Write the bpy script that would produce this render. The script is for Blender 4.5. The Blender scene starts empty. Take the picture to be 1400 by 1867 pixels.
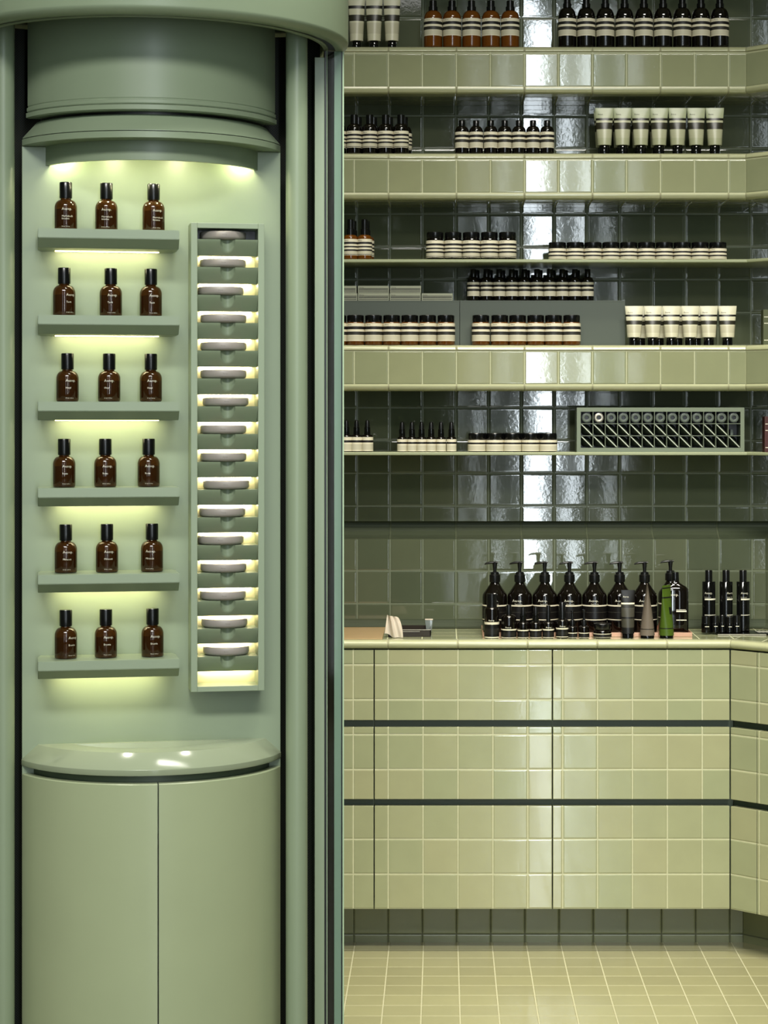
import bpy, bmesh, math, random
from mathutils import Vector, Matrix
random.seed(7)
C = bpy.context.scene.collection
SC = bpy.context.scene
PI = math.pi

# ------------------------------------------------------------------ camera
F = 3960.0; XV = 806.0; YH = 768.0; EYE = 1.525
cam_d = bpy.data.cameras.new('camera'); cam = bpy.data.objects.new('camera', cam_d); C.objects.link(cam)
cam.location = (0, 0, EYE); cam.rotation_euler = (PI/2, 0, 0)
cam_d.sensor_fit = 'AUTO'; cam_d.sensor_width = 36.0
cam_d.lens = F/1867*36
cam_d.shift_x = -(XV-700)/1867; cam_d.shift_y = -(933.5-YH)/1867
cam_d.clip_start = 0.05; cam_d.clip_end = 60
SC.camera = cam

# ------------------------------------------------------------------ world, exposure, big lights
w = bpy.data.worlds.new('world'); SC.world = w; w.use_nodes = True
w.node_tree.nodes['Background'].inputs[0].default_value = (0.55, 0.62, 0.6, 1)
w.node_tree.nodes['Background'].inputs[1].default_value = 0.25
SC.view_settings.view_transform = 'Standard'; SC.view_settings.look = 'None'
SC.view_settings.exposure = 0.0; SC.view_settings.gamma = 1.0
SC.view_settings.use_curve_mapping = False
try:
    SC.cycles.use_denoising = True
    SC.cycles.max_bounces = 8; SC.cycles.diffuse_bounces = 4; SC.cycles.glossy_bounces = 4
    SC.cycles.transmission_bounces = 8; SC.cycles.sample_clamp_indirect = 6.0
    SC.cycles.caustics_reflective = False; SC.cycles.caustics_refractive = False
except Exception:
    pass

def area_light(name, loc, target, sx, sy, power, col, spread=180):
    l = bpy.data.lights.new(name, 'AREA'); l.shape = 'RECTANGLE'; l.size = sx; l.size_y = sy
    l.energy = power; l.color = col; l.spread = math.radians(spread)
    o = bpy.data.objects.new(name, l); C.objects.link(o); o.location = loc
    d = Vector(target)-Vector(loc); o.rotation_euler = d.to_track_quat('-Z', 'Y').to_euler()
    return o
WARM = (1.0, 0.94, 0.78)
# daylight through the tall shop-front panes behind the camera
BY = -2.0
PANES = [(0.60, 0.76, 34.0), (0.93, 0.985, 26.0), (0.325, 0.337, 30.0), (0.155, 0.163, 20), (1.225, 1.24, 34.0),
         (-1.05, -0.85, 2.6), (2.3, 2.55, 4.0), (-1.9, -1.5, 2.5)]
for x0, x1, rad in PANES:
    ar = (x1-x0)*4.2
    area_light('window_daylight', ((x0+x1)/2, BY-0.06, 2.3), ((x0+x1)/2, 5, 2.3), x1-x0, 4.2, rad*ar*PI, (0.84, 0.94, 1.0))
# ceiling downlight trough by the shelf wall, added fills mid room and over entrance
area_light('ceiling_trough_light', (0.35, 5.45, 4.28), (0.35, 5.75, 0), 2.6, 0.12, 20, WARM, 50)
area_light('ceiling_middle_fill', (0.75, 3.3, 4.28), (0.5, 6.3, 0.5), 1.7, 0.35, 24, (1.0, 0.97, 0.88), 62)  # added fill aimed at the drawer fronts, stands for no real lamp
for sx_, sy_ in ((-1.29, 3.81), (0.68, 4.26)):
    sp_ = area_light('ceiling_spotlight', (sx_, sy_, 4.28), (-0.57, 4.4, 0.85), 0.13, 0.13, 2.2, (1.0, 0.95, 0.82), 60); sp_.data.shape = 'DISK'
area_light('ceiling_entrance_fill', (-0.4, 0.4, 4.28), (-0.5, 4.4, 0.6), 2.4, 0.5, 31, (1.0, 0.985, 0.94), 64)  # added fill that lights the column front, an invented source

# ------------------------------------------------------------------ materials
def new_mat(name):
    m = bpy.data.materials.new(name); m.use_nodes = True
    nt = m.node_tree; return m, nt, nt.nodes['Principled BSDF']
def lin(c):
    return tuple((x/255/12.92 if x/255 <= 0.04045 else ((x/255+0.055)/1.055)**2.4) for x in c)
def plain(name, rgb, rough=0.5, metal=0.0, spec=0.5, noise=0.0, coat=0.0, emit=None, estr=0, trans=0.0):
    m, nt, b = new_mat(name); c = lin(rgb)+(1,)
    b.inputs['Base Color'].default_value = c; b.inputs['Roughness'].default_value = rough
    b.inputs['Metallic'].default_value = metal; b.inputs['Specular IOR Level'].default_value = spec
    b.inputs['Coat Weight'].default_value = coat; b.inputs['Transmission Weight'].default_value = trans
    if noise:
        tc = nt.nodes.new('ShaderNodeTexCoord'); n = nt.nodes.new('ShaderNodeTexNoise'); n.inputs['Scale'].default_value = 9
        n.inputs['Detail'].default_value = 4
        mx = nt.nodes.new('ShaderNodeMix'); mx.data_type = 'RGBA'; mx.inputs[0].default_value = 1
        r = nt.nodes.new('ShaderNodeMapRange'); r.inputs[3].default_value = 1-noise; r.inputs[4].default_value = 1+noise
        nt.links.new(tc.outputs['Object'], n.inputs['Vector']); nt.links.new(n.outputs[0], r.inputs[0])
        mx.blend_type = 'MULTIPLY'; mx.inputs[6].default_value = c; nt.links.new(r.outputs[0], mx.inputs[7])
        nt.links.new(mx.outputs[2], b.inputs['Base Color'])
    if emit:
        b.inputs['Emission Color'].default_value = lin(emit)+(1,); b.inputs['Emission Strength'].default_value = estr
    return m
def M(nt, op, a, b_=None, c=None):
    n = nt.nodes.new('ShaderNodeMath'); n.operation = op
    for i, v in enumerate((a, b_, c)):
        if v is None: continue
        if isinstance(v, (int, float)): n.inputs[i].default_value = v
        else: nt.links.new(v, n.inputs[i])
    return n.outputs[0]
def tile_mat(name, rgb, rgb2, grout, su=0.1, sv=0.1, rough=0.06, wave=1.0, tilt=1.0, gw=0.0016, pillow=0.005, brick=False):
    """glazed tile from metre UVs: grout, pillowed edges, one glaze tone and lean per tile, hand-made waviness"""
    m, nt, b = new_mat(name); L = nt.links
    uv = nt.nodes.new('ShaderNodeUVMap'); sp = nt.nodes.new('ShaderNodeSeparateXYZ'); L.new(uv.outputs[0], sp.inputs[0])
    us = M(nt, 'DIVIDE', sp.outputs[0], su); vs = M(nt, 'DIVIDE', sp.outputs[1], sv)
    iu = M(nt, 'FLOOR', us); iv = M(nt, 'FLOOR', vs); fu = M(nt, 'FRACT', us); fv = M(nt, 'FRACT', vs)
    du = M(nt, 'MULTIPLY', M(nt, 'SUBTRACT', 0.5, M(nt, 'ABSOLUTE', M(nt, 'SUBTRACT', fu, 0.5))), su)
    dv = M(nt, 'MULTIPLY', M(nt, 'SUBTRACT', 0.5, M(nt, 'ABSOLUTE', M(nt, 'SUBTRACT', fv, 0.5))), sv)
    e = M(nt, 'MINIMUM', du, dv)
    # ragged grout edge
    nz0 = nt.nodes.new('ShaderNodeTexNoise'); nz0.inputs['Scale'].default_value = 70; L.new(uv.outputs[0], nz0.inputs['Vector'])
    e2 = M(nt, 'ADD', e, M(nt, 'MULTIPLY', M(nt, 'SUBTRACT', nz0.outputs[0], 0.5), 0.0012))
    r = nt.nodes.new('ShaderNodeMapRange'); r.interpolation_type = 'SMOOTHSTEP'
    r.inputs[1].default_value = gw-0.0004; r.inputs[2].default_value = gw+0.0006; L.new(e2, r.inputs[0])
    ismask = r.outputs[0]
    cb = nt.nodes.new('ShaderNodeCombineXYZ'); L.new(iu, cb.inputs[0]); L.new(iv, cb.inputs[1])
    wn = nt.nodes.new('ShaderNodeTexWhiteNoise'); wn.noise_dimensions = '2D'; L.new(cb.outputs[0], wn.inputs['Vector'])
    ws = nt.nodes.new('ShaderNodeSeparateColor'); L.new(wn.outputs['Color'], ws.inputs[0])
    mx = nt.nodes.new('ShaderNodeMix'); mx.data_type = 'RGBA'
    mx.inputs[6].default_value = lin(rgb)+(1,); mx.inputs[7].default_value = lin(rgb2)+(1,); L.new(ws.outputs[2], mx.inputs[0])
    ng = nt.nodes.new('ShaderNodeTexNoise'); ng.inputs['Scale'].default_value = 14; ng.inputs['Detail'].default_value = 3
    L.new(uv.outputs[0], ng.inputs['Vector'])
    mr = nt.nodes.new('ShaderNodeMapRange'); mr.inputs[3].default_value = 0.93; mr.inputs[4].default_value = 1.07; L.new(ng.outputs[0], mr.inputs[0])
    mm = nt.nodes.new('ShaderNodeMix'); mm.data_type = 'RGBA'; mm.blend_type = 'MULTIPLY'; mm.inputs[0].default_value = 1
    L.new(mx.outputs[2], mm.inputs[6]); L.new(mr.outputs[0], mm.inputs[7])
    mg = nt.nodes.new('ShaderNodeMix'); mg.data_type = 'RGBA'; mg.inputs[6].default_value = lin(grout)+(1,)
    L.new(ismask, mg.inputs[0]); L.new(mm.outputs[2], mg.inputs[7]); L.new(mg.outputs[2], b.inputs['Base Color'])
    ro = M(nt, 'ADD', M(nt, 'MULTIPLY', M(nt, 'SUBTRACT', 1.0, ismask), 0.55), rough); L.new(ro, b.inputs['Roughness'])
    b.inputs['Specular IOR Level'].default_value = 0.68
    # height in metres
    rp = nt.nodes.new('ShaderNodeMapRange'); rp.interpolation_type = 'SMOOTHSTEP'
    rp.inputs[1].default_value = 0.0006; rp.inputs[2].default_value = pillow; rp.inputs[4].default_value = 0.0009; L.new(e, rp.inputs[0])
    t1 = M(nt, 'MULTIPLY', M(nt, 'MULTIPLY', M(nt, 'SUBTRACT', ws.outputs[0], 0.5), M(nt, 'SUBTRACT', fu, 0.5)), 0.0011*tilt)
    t2 = M(nt, 'MULTIPLY', M(nt, 'MULTIPLY', M(nt, 'SUBTRACT', ws.outputs[1], 0.5), M(nt, 'SUBTRACT', fv, 0.5)), 0.0011*tilt)
    nw = nt.nodes.new('ShaderNodeTexNoise'); nw.inputs['Scale'].default_value = 78; nw.inputs['Detail'].default_value = 2.0
    nw.inputs['Distortion'].default_value = 0.6
    va = nt.nodes.new('ShaderNodeVectorMath'); va.operation = 'MULTIPLY_ADD'; va.inputs[1].default_value = (3.7, 3.1, 0); L.new(cb.outputs[0], va.inputs[0]); L.new(uv.outputs[0], va.inputs[2])
    L.new(va.outputs[0], nw.inputs['Vector'])
    t3 = M(nt, 'MULTIPLY', nw.outputs[0], 0.000042*wave)
    hgt = M(nt, 'ADD', M(nt, 'ADD', rp.outputs[0], t3), M(nt, 'ADD', t1, t2))
    bp = nt.nodes.new('ShaderNodeBump'); bp.inputs['Strength'].default_value = 1; bp.inputs['Distance'].default_value = 1
    L.new(hgt, bp.inputs['Height']); L.new(bp.outputs[0], b.inputs['Normal'])
    return m
def band_mat(name, stops, rough=0.55, axis=2):
    """printed bands up a label; stops = [(height fraction, rgb)] from the foot up"""
    m, nt, b = new_mat(name)
    tc = nt.nodes.new('ShaderNodeTexCoord'); sp = nt.nodes.new('ShaderNodeSeparateXYZ')
    nt.links.new(tc.outputs['Generated'], sp.inputs[0])
    cr = nt.nodes.new('ShaderNodeValToRGB'); cr.color_ramp.interpolation = 'CONSTANT'
    el = cr.color_ramp.elements
    while len(el) > 1: el.remove(el[-1])
    el[0].position = 0; el[0].color = lin(stops[0][1])+(1,)
    for p, c in stops[1:]:
        x = el.new(p); x.color = lin(c)+(1,)
    nt.links.new(sp.outputs[axis], cr.inputs[0]); nt.links.new(cr.outputs[0], b.inputs['Base Color'])
    b.inputs['Roughness'].default_value = rough
    return m

LT = (137, 142, 110); LT2 = (144, 146, 112)
m_tile = tile_mat('sage glazed tile', LT, LT2, (178, 180, 144))
m_front = tile_mat('sage drawer tile with added light', (149, 154, 120), (158, 158, 123), (186, 186, 152), tilt=0.7)  # shelf tile lightened, stands in for stronger light on the drawers
m_wall = tile_mat('green wall tile with niche shade', (84, 91, 71), (98, 103, 80), (110, 118, 92), rough=0.05, pillow=0.007)  # tile darkened so its colour holds the shade of the niches
m_trim = tile_mat('sage glazed bullnose trim', (166, 168, 132), (170, 171, 135), (140, 138, 108), su=0.2, sv=50, rough=0.16, wave=1.2, tilt=0.3, pillow=0.004)
m_floor = tile_mat('pale sage floor tile', (144, 141, 106), (150, 147, 110), (176, 173, 140), rough=0.22, wave=0.5, tilt=0.8, pillow=0.003)
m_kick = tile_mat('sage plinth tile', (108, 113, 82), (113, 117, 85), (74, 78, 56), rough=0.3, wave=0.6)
m_paint = plain('sage satin lacquer', (132, 146, 121), 0.34, noise=0.03)
m_paint_gl = plain('sage gloss lacquer', (146, 156, 130), 0.13, noise=0.03)
m_body = plain('sage lacquer lightened by bounce', (158, 168, 134), 0.3, noise=0.04)  # column lacquer lightened, warm bounce light put into the door colour
m_paintd = plain('dark sage lacquer', (84, 96, 78), 0.4, noise=0.03)
m_riser = plain('grey green painted riser', (74, 82, 70), 0.5, noise=0.03)
m_thin = plain('pale sage shelf enamel', (150, 156, 122), 0.35)
m_rackp = plain('grey green rack enamel', (112, 122, 100), 0.4)
m_blackgl = plain('black glossy glass', (9, 9, 8), 0.06)
m_black = plain('black plastic', (10, 10, 10), 0.32)
m_cap = plain('black phenolic cap', (12, 12, 12), 0.22)
m_darkb = plain('dark brown glass', (11, 7, 5), 0.05, coat=0.2)
m_amber = plain('amber glass', (98, 54, 10), 0.06, coat=0.3)
m_perf = plain('amber perfume glass', (96, 56, 22), 0.03, trans=0.8)
m_perfl = plain('amber perfume', (44, 24, 8), 0.08, coat=0.4)
m_text = plain('white print', (226, 222, 200), 0.6)
m_tdark = plain('dark print', (60, 56, 48), 0.6)
m_ceram = plain('grey ceramic', (142, 136, 130), 0.38, noise=0.03)
m_cream = plain('warm diffuser cream', (236, 226, 190), 0.5)
m_led = plain('warm led strip', (255, 240, 190), 0.5, emit=(255, 236, 168), estr=14)
m_led2 = plain('warm rack led strip', (255, 240, 190), 0.5, emit=(255, 240, 190), estr=26)
m_ledc = plain('canopy lamp lens', (255, 240, 200), 0.5, emit=(255, 240, 196), estr=60)
m_copper = plain('copper pink metal', (206, 160, 132), 0.3, metal=0.55)
m_tan = plain('brushed tan copper', (180, 152, 110), 0.42, metal=0.3, noise=0.08)
m_glassd = plain('dark smoked glass', (26, 26, 18), 0.05)
m_edge = plain('green glass edge', (106, 130, 112), 0.12, coat=0.3)
m_edge2 = plain('pale glass edge', (168, 190, 158), 0.12)
m_tissue = plain('white tissue', (240, 230, 214), 0.8)
m_tube_g = plain('grey tube skin', (106, 96, 84), 0.5, noise=0.08)
m_tube_gr = plain('green tube skin', (88, 112, 26), 0.4, noise=0.1)
m_acry = plain('clear frosted plastic', (120, 128, 124), 0.15, coat=0.3)
m_steel = plain('pale steel', (176, 168, 150), 0.28, metal=0.8)
m_alu = plain('crimped aluminium', (196, 200, 176), 0.34, metal=0.6)
m_ringg = plain('grey tube cap', (84, 92, 80), 0.35)
m_olive = plain('olive carton', (72, 78, 44), 0.5)
m_red = plain('dark red carton', (64, 22, 16), 0.5)
m_ceil = plain('ceiling paint', (196, 198, 178), 0.8)
m_wallp = plain('shop wall paint', (120, 130, 104), 0.6)
m_leaf = plain('white paper', (206, 206, 190), 0.6)
def perf_mat():
    m, nt, b = new_mat('perforated black steel')
    tc = nt.nodes.new('ShaderNodeTexCoord'); mp = nt.nodes.new('ShaderNodeMapping')
    mp.inputs['Rotation'].default_value = (0, PI/4, 0); mp.inputs['Scale'].default_value = (260, 260, 260)
    nt.links.new(tc.outputs['Object'], mp.inputs[0])
    sp = nt.nodes.new('ShaderNodeSeparateXYZ'); nt.links.new(mp.outputs[0], sp.inputs[0])
    a = M(nt, 'SUBTRACT', M(nt, 'FRACT', sp.outputs[0]), 0.5); c = M(nt, 'SUBTRACT', M(nt, 'FRACT', sp.outputs[2]), 0.5)
    d = M(nt, 'SQRT', M(nt, 'ADD', M(nt, 'MULTIPLY', a, a), M(nt, 'MULTIPLY', c, c)))
    k = M(nt, 'LESS_THAN', d, 0.2)
    mx = nt.nodes.new('ShaderNodeMix'); mx.data_type = 'RGBA'; nt.links.new(k, mx.inputs[0])
    mx.inputs[6].default_value = lin((20, 24, 19))+(1,); mx.inputs[7].default_value = lin((62, 70, 52))+(1,)
    nt.links.new(mx.outputs[2], b.inputs['Base Color']); b.inputs['Roughness'].default_value = 0.5
    return m
m_perfo = perf_mat()
CR = (224, 216, 190); BK = (16, 13, 12); GR = (196, 190, 166); DK = (46, 44, 36)
b_wide = band_mat('label two bands', [(0, CR), (0.04, GR), (0.31, CR), (0.34, BK), (0.38, DK), (0.48, BK), (0.525, CR), (0.655, BK), (0.82, CR)])
b_stripe = band_mat('label many stripes', [(0, CR), (0.03, BK), (0.07, GR), (0.26, BK), (0.36, CR), (0.475, BK), (0.57, CR), (0.69, BK), (0.82, CR)])
b_low = band_mat('label low stripes', [(0, CR), (0.05, GR), (0.25, BK), (0.39, CR), (0.58, BK), (0.75, CR)])
b_plain = band_mat('label plain lower', [(0, CR), (0.08, GR), (0.5, CR), (0.61, BK), (0.77, CR)])
b_tube = band_mat('pale green tube print', [(0, (160, 162, 130)), (0.18, (172, 172, 142)), (0.42, (44, 42, 30)), (0.60, (178, 178, 148)), (0.66, (30, 28, 20)), (0.72, (166, 172, 138))], 0.34)
b_tube2 = band_mat('cream tube print', [(0, (204, 200, 172)), (0.14, (188, 183, 156)), (0.36, (204, 200, 172)), (0.40, (44, 42, 32)), (0.53, (206, 202, 174)), (0.66, (24, 22, 18)), (0.72, (204, 200, 172))], 0.34)
b_black = band_mat('black label white lines', [(0, (14, 12, 11)), (0.08, CR), (0.13, (14, 12, 11)), (0.55, (60, 58, 50)), (0.57, (14, 12, 11)), (0.92, CR)], 0.35)
b_mini = band_mat('black label one line', [(0, CR), (0.07, (14, 12, 11)), (0.25, (30, 28, 25)), (0.60, (14, 12, 11)), (0.85, CR)], 0.35)
b_dtube = band_mat('dark tube print', [(0, (16, 15, 13)), (0.14, (62, 60, 50)), (0.34, (20, 19, 17)), (0.38, (66, 64, 54)), (0.6, (18, 17, 15)), (0.62, (50, 48, 40)), (0.655, (16, 15, 13)), (0.67, CR), (0.71, (16, 15, 13))], 0.4)
b_gtube = band_mat('green tube print', [(0, (64, 86, 16)), (0.13, (14, 16, 8)), (0.15, (64, 86, 16)), (0.74, (14, 16, 8)), (0.77, (68, 90, 20)), (0.93, (14, 16, 8)), (0.955, (68, 90, 20))], 0.4)
b_gytube = band_mat('grey tube print', [(0, (106, 96, 84)), (0.115, (24, 20, 16)), (0.13, (106, 96, 84))], 0.5)
b_carton = band_mat('carton striped face', [(0, (158, 160, 136)), (0.10, BK), (0.2, (158, 160, 136)), (0.34, BK), (0.47, (158, 160, 136)), (0.56, BK), (0.68, (158, 160, 136))], 0.6)

# ------------------------------------------------------------------ object helpers
def mesh_obj(name, bm, mat, parent=None, smooth=False, sharp=35):
    me = bpy.data.meshes.new(name); bm.normal_update(); bm.to_mesh(me); bm.free()
    if mat: me.materials.append(mat)
    if smooth:
        me.polygons.foreach_set('use_smooth', [True]*len(me.polygons))
        try: me.set_sharp_from_angle(angle=math.radians(sharp))
        except Exception: pass
    o = bpy.data.objects.new(name, me); C.objects.link(o)
    if parent: o.parent = parent
    return o
def tag(o, label, cat=None, group=None, kind=None):
    if label: o['label'] = label
    if cat: o['category'] = cat
    if group: o['group'] = group
    if kind: o['kind'] = kind
    return o
def empty(name, loc, label, cat, group=None, rz=0):
    o = bpy.data.objects.new(name, None); C.objects.link(o); o.empty_display_size = 0.02
    o.location = loc; o.rotation_euler = (0, 0, rz)
    return tag(o, label, cat, group)
def dup(root, loc, rz, label, group=None):
    r = root.copy(); C.objects.link(r); r.location = loc; r.rotation_euler = (0, 0, rz); r['label'] = label
    if group: r['group'] = group
    for ch in root.children:
        c = ch.copy(); C.objects.link(c); c.parent = r
        for g in ch.children:
            d = g.copy(); C.objects.link(d); d.parent = c
    return r
def box(bm, x0, x1, y0, y1, z0, z1, bev=0.0):
    vs = [bm.verts.new(p) for p in ((x0,y0,z0),(x1,y0,z0),(x1,y1,z0),(x0,y1,z0),(x0,y0,z1),(x1,y0,z1),(x1,y1,z1),(x0,y1,z1))]
    fs = [bm.faces.new([vs[i] for i in f]) for f in ((0,3,2,1),(4,5,6,7),(0,1,5,4),(1,2,6,5),(2,3,7,6),(3,0,4,7))]
    if bev:
        es = {e for f in fs for e in f.edges}
        bmesh.ops.bevel(bm, geom=list(es), offset=bev, segments=2, affect='EDGES', profile=0.7)
def box_bm(*a, **k):
    bm = bmesh.new(); box(bm, *a, **k); return bm
def lathe(bm, prof, seg=24, cx=0, cy=0, z=0, a0=0, a1=2*PI):
    full = abs(a1-a0-2*PI) < 1e-6; n = seg if full else seg+1
    rings = []
    for r, h in prof:
        if r < 1e-7: rings.append([bm.verts.new((cx, cy, z+h))])
        else: rings.append([bm.verts.new((cx+r*math.cos(a0+(a1-a0)*i/seg), cy+r*math.sin(a0+(a1-a0)*i/seg), z+h)) for i in range(n)])
    for A, B in zip(rings, rings[1:]):
        for i in range(seg):
            j = (i+1) % n if full else i+1
            if len(A) == 1 and len(B) == 1: continue
            if len(A) == 1: bm.faces.new((A[0], B[j], B[i]))
            elif len(B) == 1: bm.faces.new((A[i], A[j], B[0]))
            else: bm.faces.new((A[i], A[j], B[j], B[i]))
def lathe_bm(prof, seg=24, **k):
    bm = bmesh.new(); lathe(bm, prof, seg, **k); bmesh.ops.recalc_face_normals(bm, faces=bm.faces); return bm
def arc(r0, z0, r1, z1, n, convex=True):
    """quarter-ellipse between two profile points"""
    out = []
    for i in range(n+1):
        t = i/n*PI/2
        if convex: out.append((r1+(r0-r1)*math.cos(t), z0+(z1-z0)*math.sin(t)))
        else: out.append((r0+(r1-r0)*math.sin(t), z1+(z0-z1)*math.cos(t)))
    return out
_tc = {}
def text_geo(s):
    if s in _tc: return _tc[s]
    cu = bpy.data.curves.new('print', 'FONT'); cu.body = s; cu.size = 1.0; cu.resolution_u = 1; cu.align_x = 'LEFT'
    o = bpy.data.objects.new('print', cu); C.objects.link(o); bpy.context.view_layer.update()
    me = bpy.data.meshes.new_from_object(o.evaluated_get(bpy.context.evaluated_depsgraph_get()))
    g = ([tuple(v.co) for v in me.vertices], [tuple(p.vertices) for p in me.polygons])
    bpy.data.objects.remove(o); bpy.data.curves.remove(cu); bpy.data.meshes.remove(me)
    _tc[s] = g; return g
def text_on(bm, s, size, r, ang, z, off=0.0004):
    """print wrapped on an upright cylinder of radius r; starts at angle ang from the front, towards +x"""
    vs, fs = text_geo(s)
    nv = []
    for x, y, _ in vs:
        a = ang + x*size/r
        nv.append(bm.verts.new(((r+off)*math.sin(a), -(r+off)*math.cos(a), z+y*size)))
    for f in fs:
        try: bm.faces.new([nv[i] for i in f])
        except ValueError: pass
def text_flat(bm, s, size, x, y, z):
    vs, fs = text_geo(s); nv = [bm.verts.new((x+a*size, y, z+b*size)) for a, b, _ in vs]
    for f in fs:
        try: bm.faces.new([nv[i] for i in f])
        except ValueError: pass
def band(r, z0, z1, seg=28, off=0.0006):
    return lathe_bm([(r-0.0006, z0), (r+off, z0), (r+off, z1), (r-0.0006, z1)], seg)
ORD = ['first','second','third','fourth','fifth','sixth','seventh','eighth','ninth','tenth','eleventh','twelfth','thirteenth','fourteenth','fifteenth','sixteenth']
WORDMARK = 'Aesop.'

# ------------------------------------------------------------------ room shell
YW = 6.633; XC0 = 0.994; T = math.tan(PI/8); S2 = math.sqrt(0.5); PH = 0.042
XL = -1.7
def path_at(d, wing=0.75):
    """polyline at offset d in front of the wall: straight run then a wing turned 45 degrees towards the room"""
    c = (XC0-d*T, YW-d); e = (c[0]+wing*S2, c[1]-wing*S2)
    return [(XL, YW-d), c, e]
def sweep(bm, prof, wing=0.75, vphase=0.0, vmode='z', uvl=None, xl=None, uph=PH):
    """prof = [(offset from wall, z)]; UVs in metres"""
    if uvl is None: uvl = bm.loops.layers.uv.verify()
    acc = 0
    for (d0, z0), (d1, z1) in zip(prof, prof[1:]):
        p0 = path_at(d0, wing); p1 = path_at(d1, wing)
        if xl is not None: p0[0] = (xl, p0[0][1]); p1[0] = (xl, p1[0][1])
        ln = math.hypot(d1-d0, z1-z0)
        if vmode == 'z': v0, v1 = z0-vphase, z1-vphase
        else: v0, v1 = acc-vphase, acc+ln-vphase
        acc += ln
        for k in (0, 1):
            q = [(*p0[k], z0), (*p0[k+1], z0), (*p1[k+1], z1), (*p1[k], z1)]
            if k == 0: us = [q[0][0]-uph, q[1][0]-uph, q[2][0]-uph, q[3][0]-uph]
            else:
                us = [7.0, 7.0+wing, 7.0+wing, 7.0]
            f = bm.faces.new([bm.verts.new(c) for c in q])
            for lp, u, v in zip(f.loops, us, (v0, v0, v1, v1)): lp[uvl].uv = (u, v)
def sweep_bm(prof, **k):
    bm = bmesh.new(); bm.loops.layers.uv.verify(); sweep(bm, prof, **k); return bm

# back wall with cove trims and backsplash
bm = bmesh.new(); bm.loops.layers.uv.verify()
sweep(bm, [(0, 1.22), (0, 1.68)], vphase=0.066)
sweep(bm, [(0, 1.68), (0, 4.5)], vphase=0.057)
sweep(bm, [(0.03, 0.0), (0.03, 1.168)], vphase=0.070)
tag(mesh_obj('wall_back', bm, m_wall), 'green square tiled wall behind the shelves, niche shade worked into its colour', kind='structure')
cv = [(0.0, 1.222), (-0.02, 1.2215), (-0.026, 1.213), (-0.025, 1.201), (-0.014, 1.188), (0.004, 1.178), (0.022, 1.1722), (0.031, 1.1700), (0.030, 1.166)]
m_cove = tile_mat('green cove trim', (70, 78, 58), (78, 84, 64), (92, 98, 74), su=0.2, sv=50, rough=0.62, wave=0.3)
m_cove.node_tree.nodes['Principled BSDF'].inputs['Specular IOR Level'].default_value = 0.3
tag(mesh_obj('trim_1', sweep_bm(cv, vmode='l'), m_cove, smooth=True), 'curved green tile ledge between upper wall and backsplash', kind='structure')
cv2 = [(0.032, 0.925), (0.034, 0.912), (0.042, 0.902), (0.056, 0.8985)]
tag(mesh_obj('trim_2', sweep_bm(cv2, vmode='l'), m_cove, smooth=True), 'cove tile joining counter and backsplash', kind='structure')
# floor, ceiling and the rest of the room
bm = bmesh.new(); uvl = bm.loops.layers.uv.verify()
def quad(bm, pts, uvs=None):
    f = bm.faces.new([bm.verts.new(p) for p in pts])
    if uvs:
        l = bm.loops.layers.uv.verify()
        for lp, u in zip(f.loops, uvs): lp[l].uv = u
    return f
fx0, fx1, fy0, fy1 = -3.0, 3.2, BY-0.3, 7.2
quad(bm, [(fx0,fy0,0),(fx1,fy0,0),(fx1,fy1,0),(fx0,fy1,0)], [(x-PH-0.004, y-0.069) for x, y in ((fx0,fy0),(fx1,fy0),(fx1,fy1),(fx0,fy1))])
tag(mesh_obj('floor', bm, m_floor), 'pale sage square tiled floor', kind='structure')
tag(mesh_obj('ceiling', box_bm(fx0, fx1, fy0, fy1, 4.5, 4.56), m_ceil), 'plain ceiling', kind='structure')
tag(mesh_obj('wall_left', box_bm(fx0-0.06, fx0, fy0, fy1, 0, 4.5), m_wallp), 'plain side wall', kind='structure')
tag(mesh_obj('wall_right', box_bm(fx1, fx1+0.06, fy0, fy1, 0, 4.5), m_wallp), 'plain side wall', kind='structure')
tag(mesh_obj('wall_far', box_bm(fx0, fx1, 7.2, 7.26, 0, 4.5), m_wallp), 'plain wall behind', kind='structure')
bm = bmesh.new()
xs = [fx0]
for a, b_, _ in sorted(PANES): xs += [a, b_]
xs.append(fx1)
for i in range(0, len(xs), 2): box(bm, xs[i], xs[i+1], BY-0.05, BY, 0, 4.5)
tag(mesh_obj('wall_front', bm, m_wallp), 'shopfront wall with tall narrow glazed openings', kind='structure')

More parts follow.
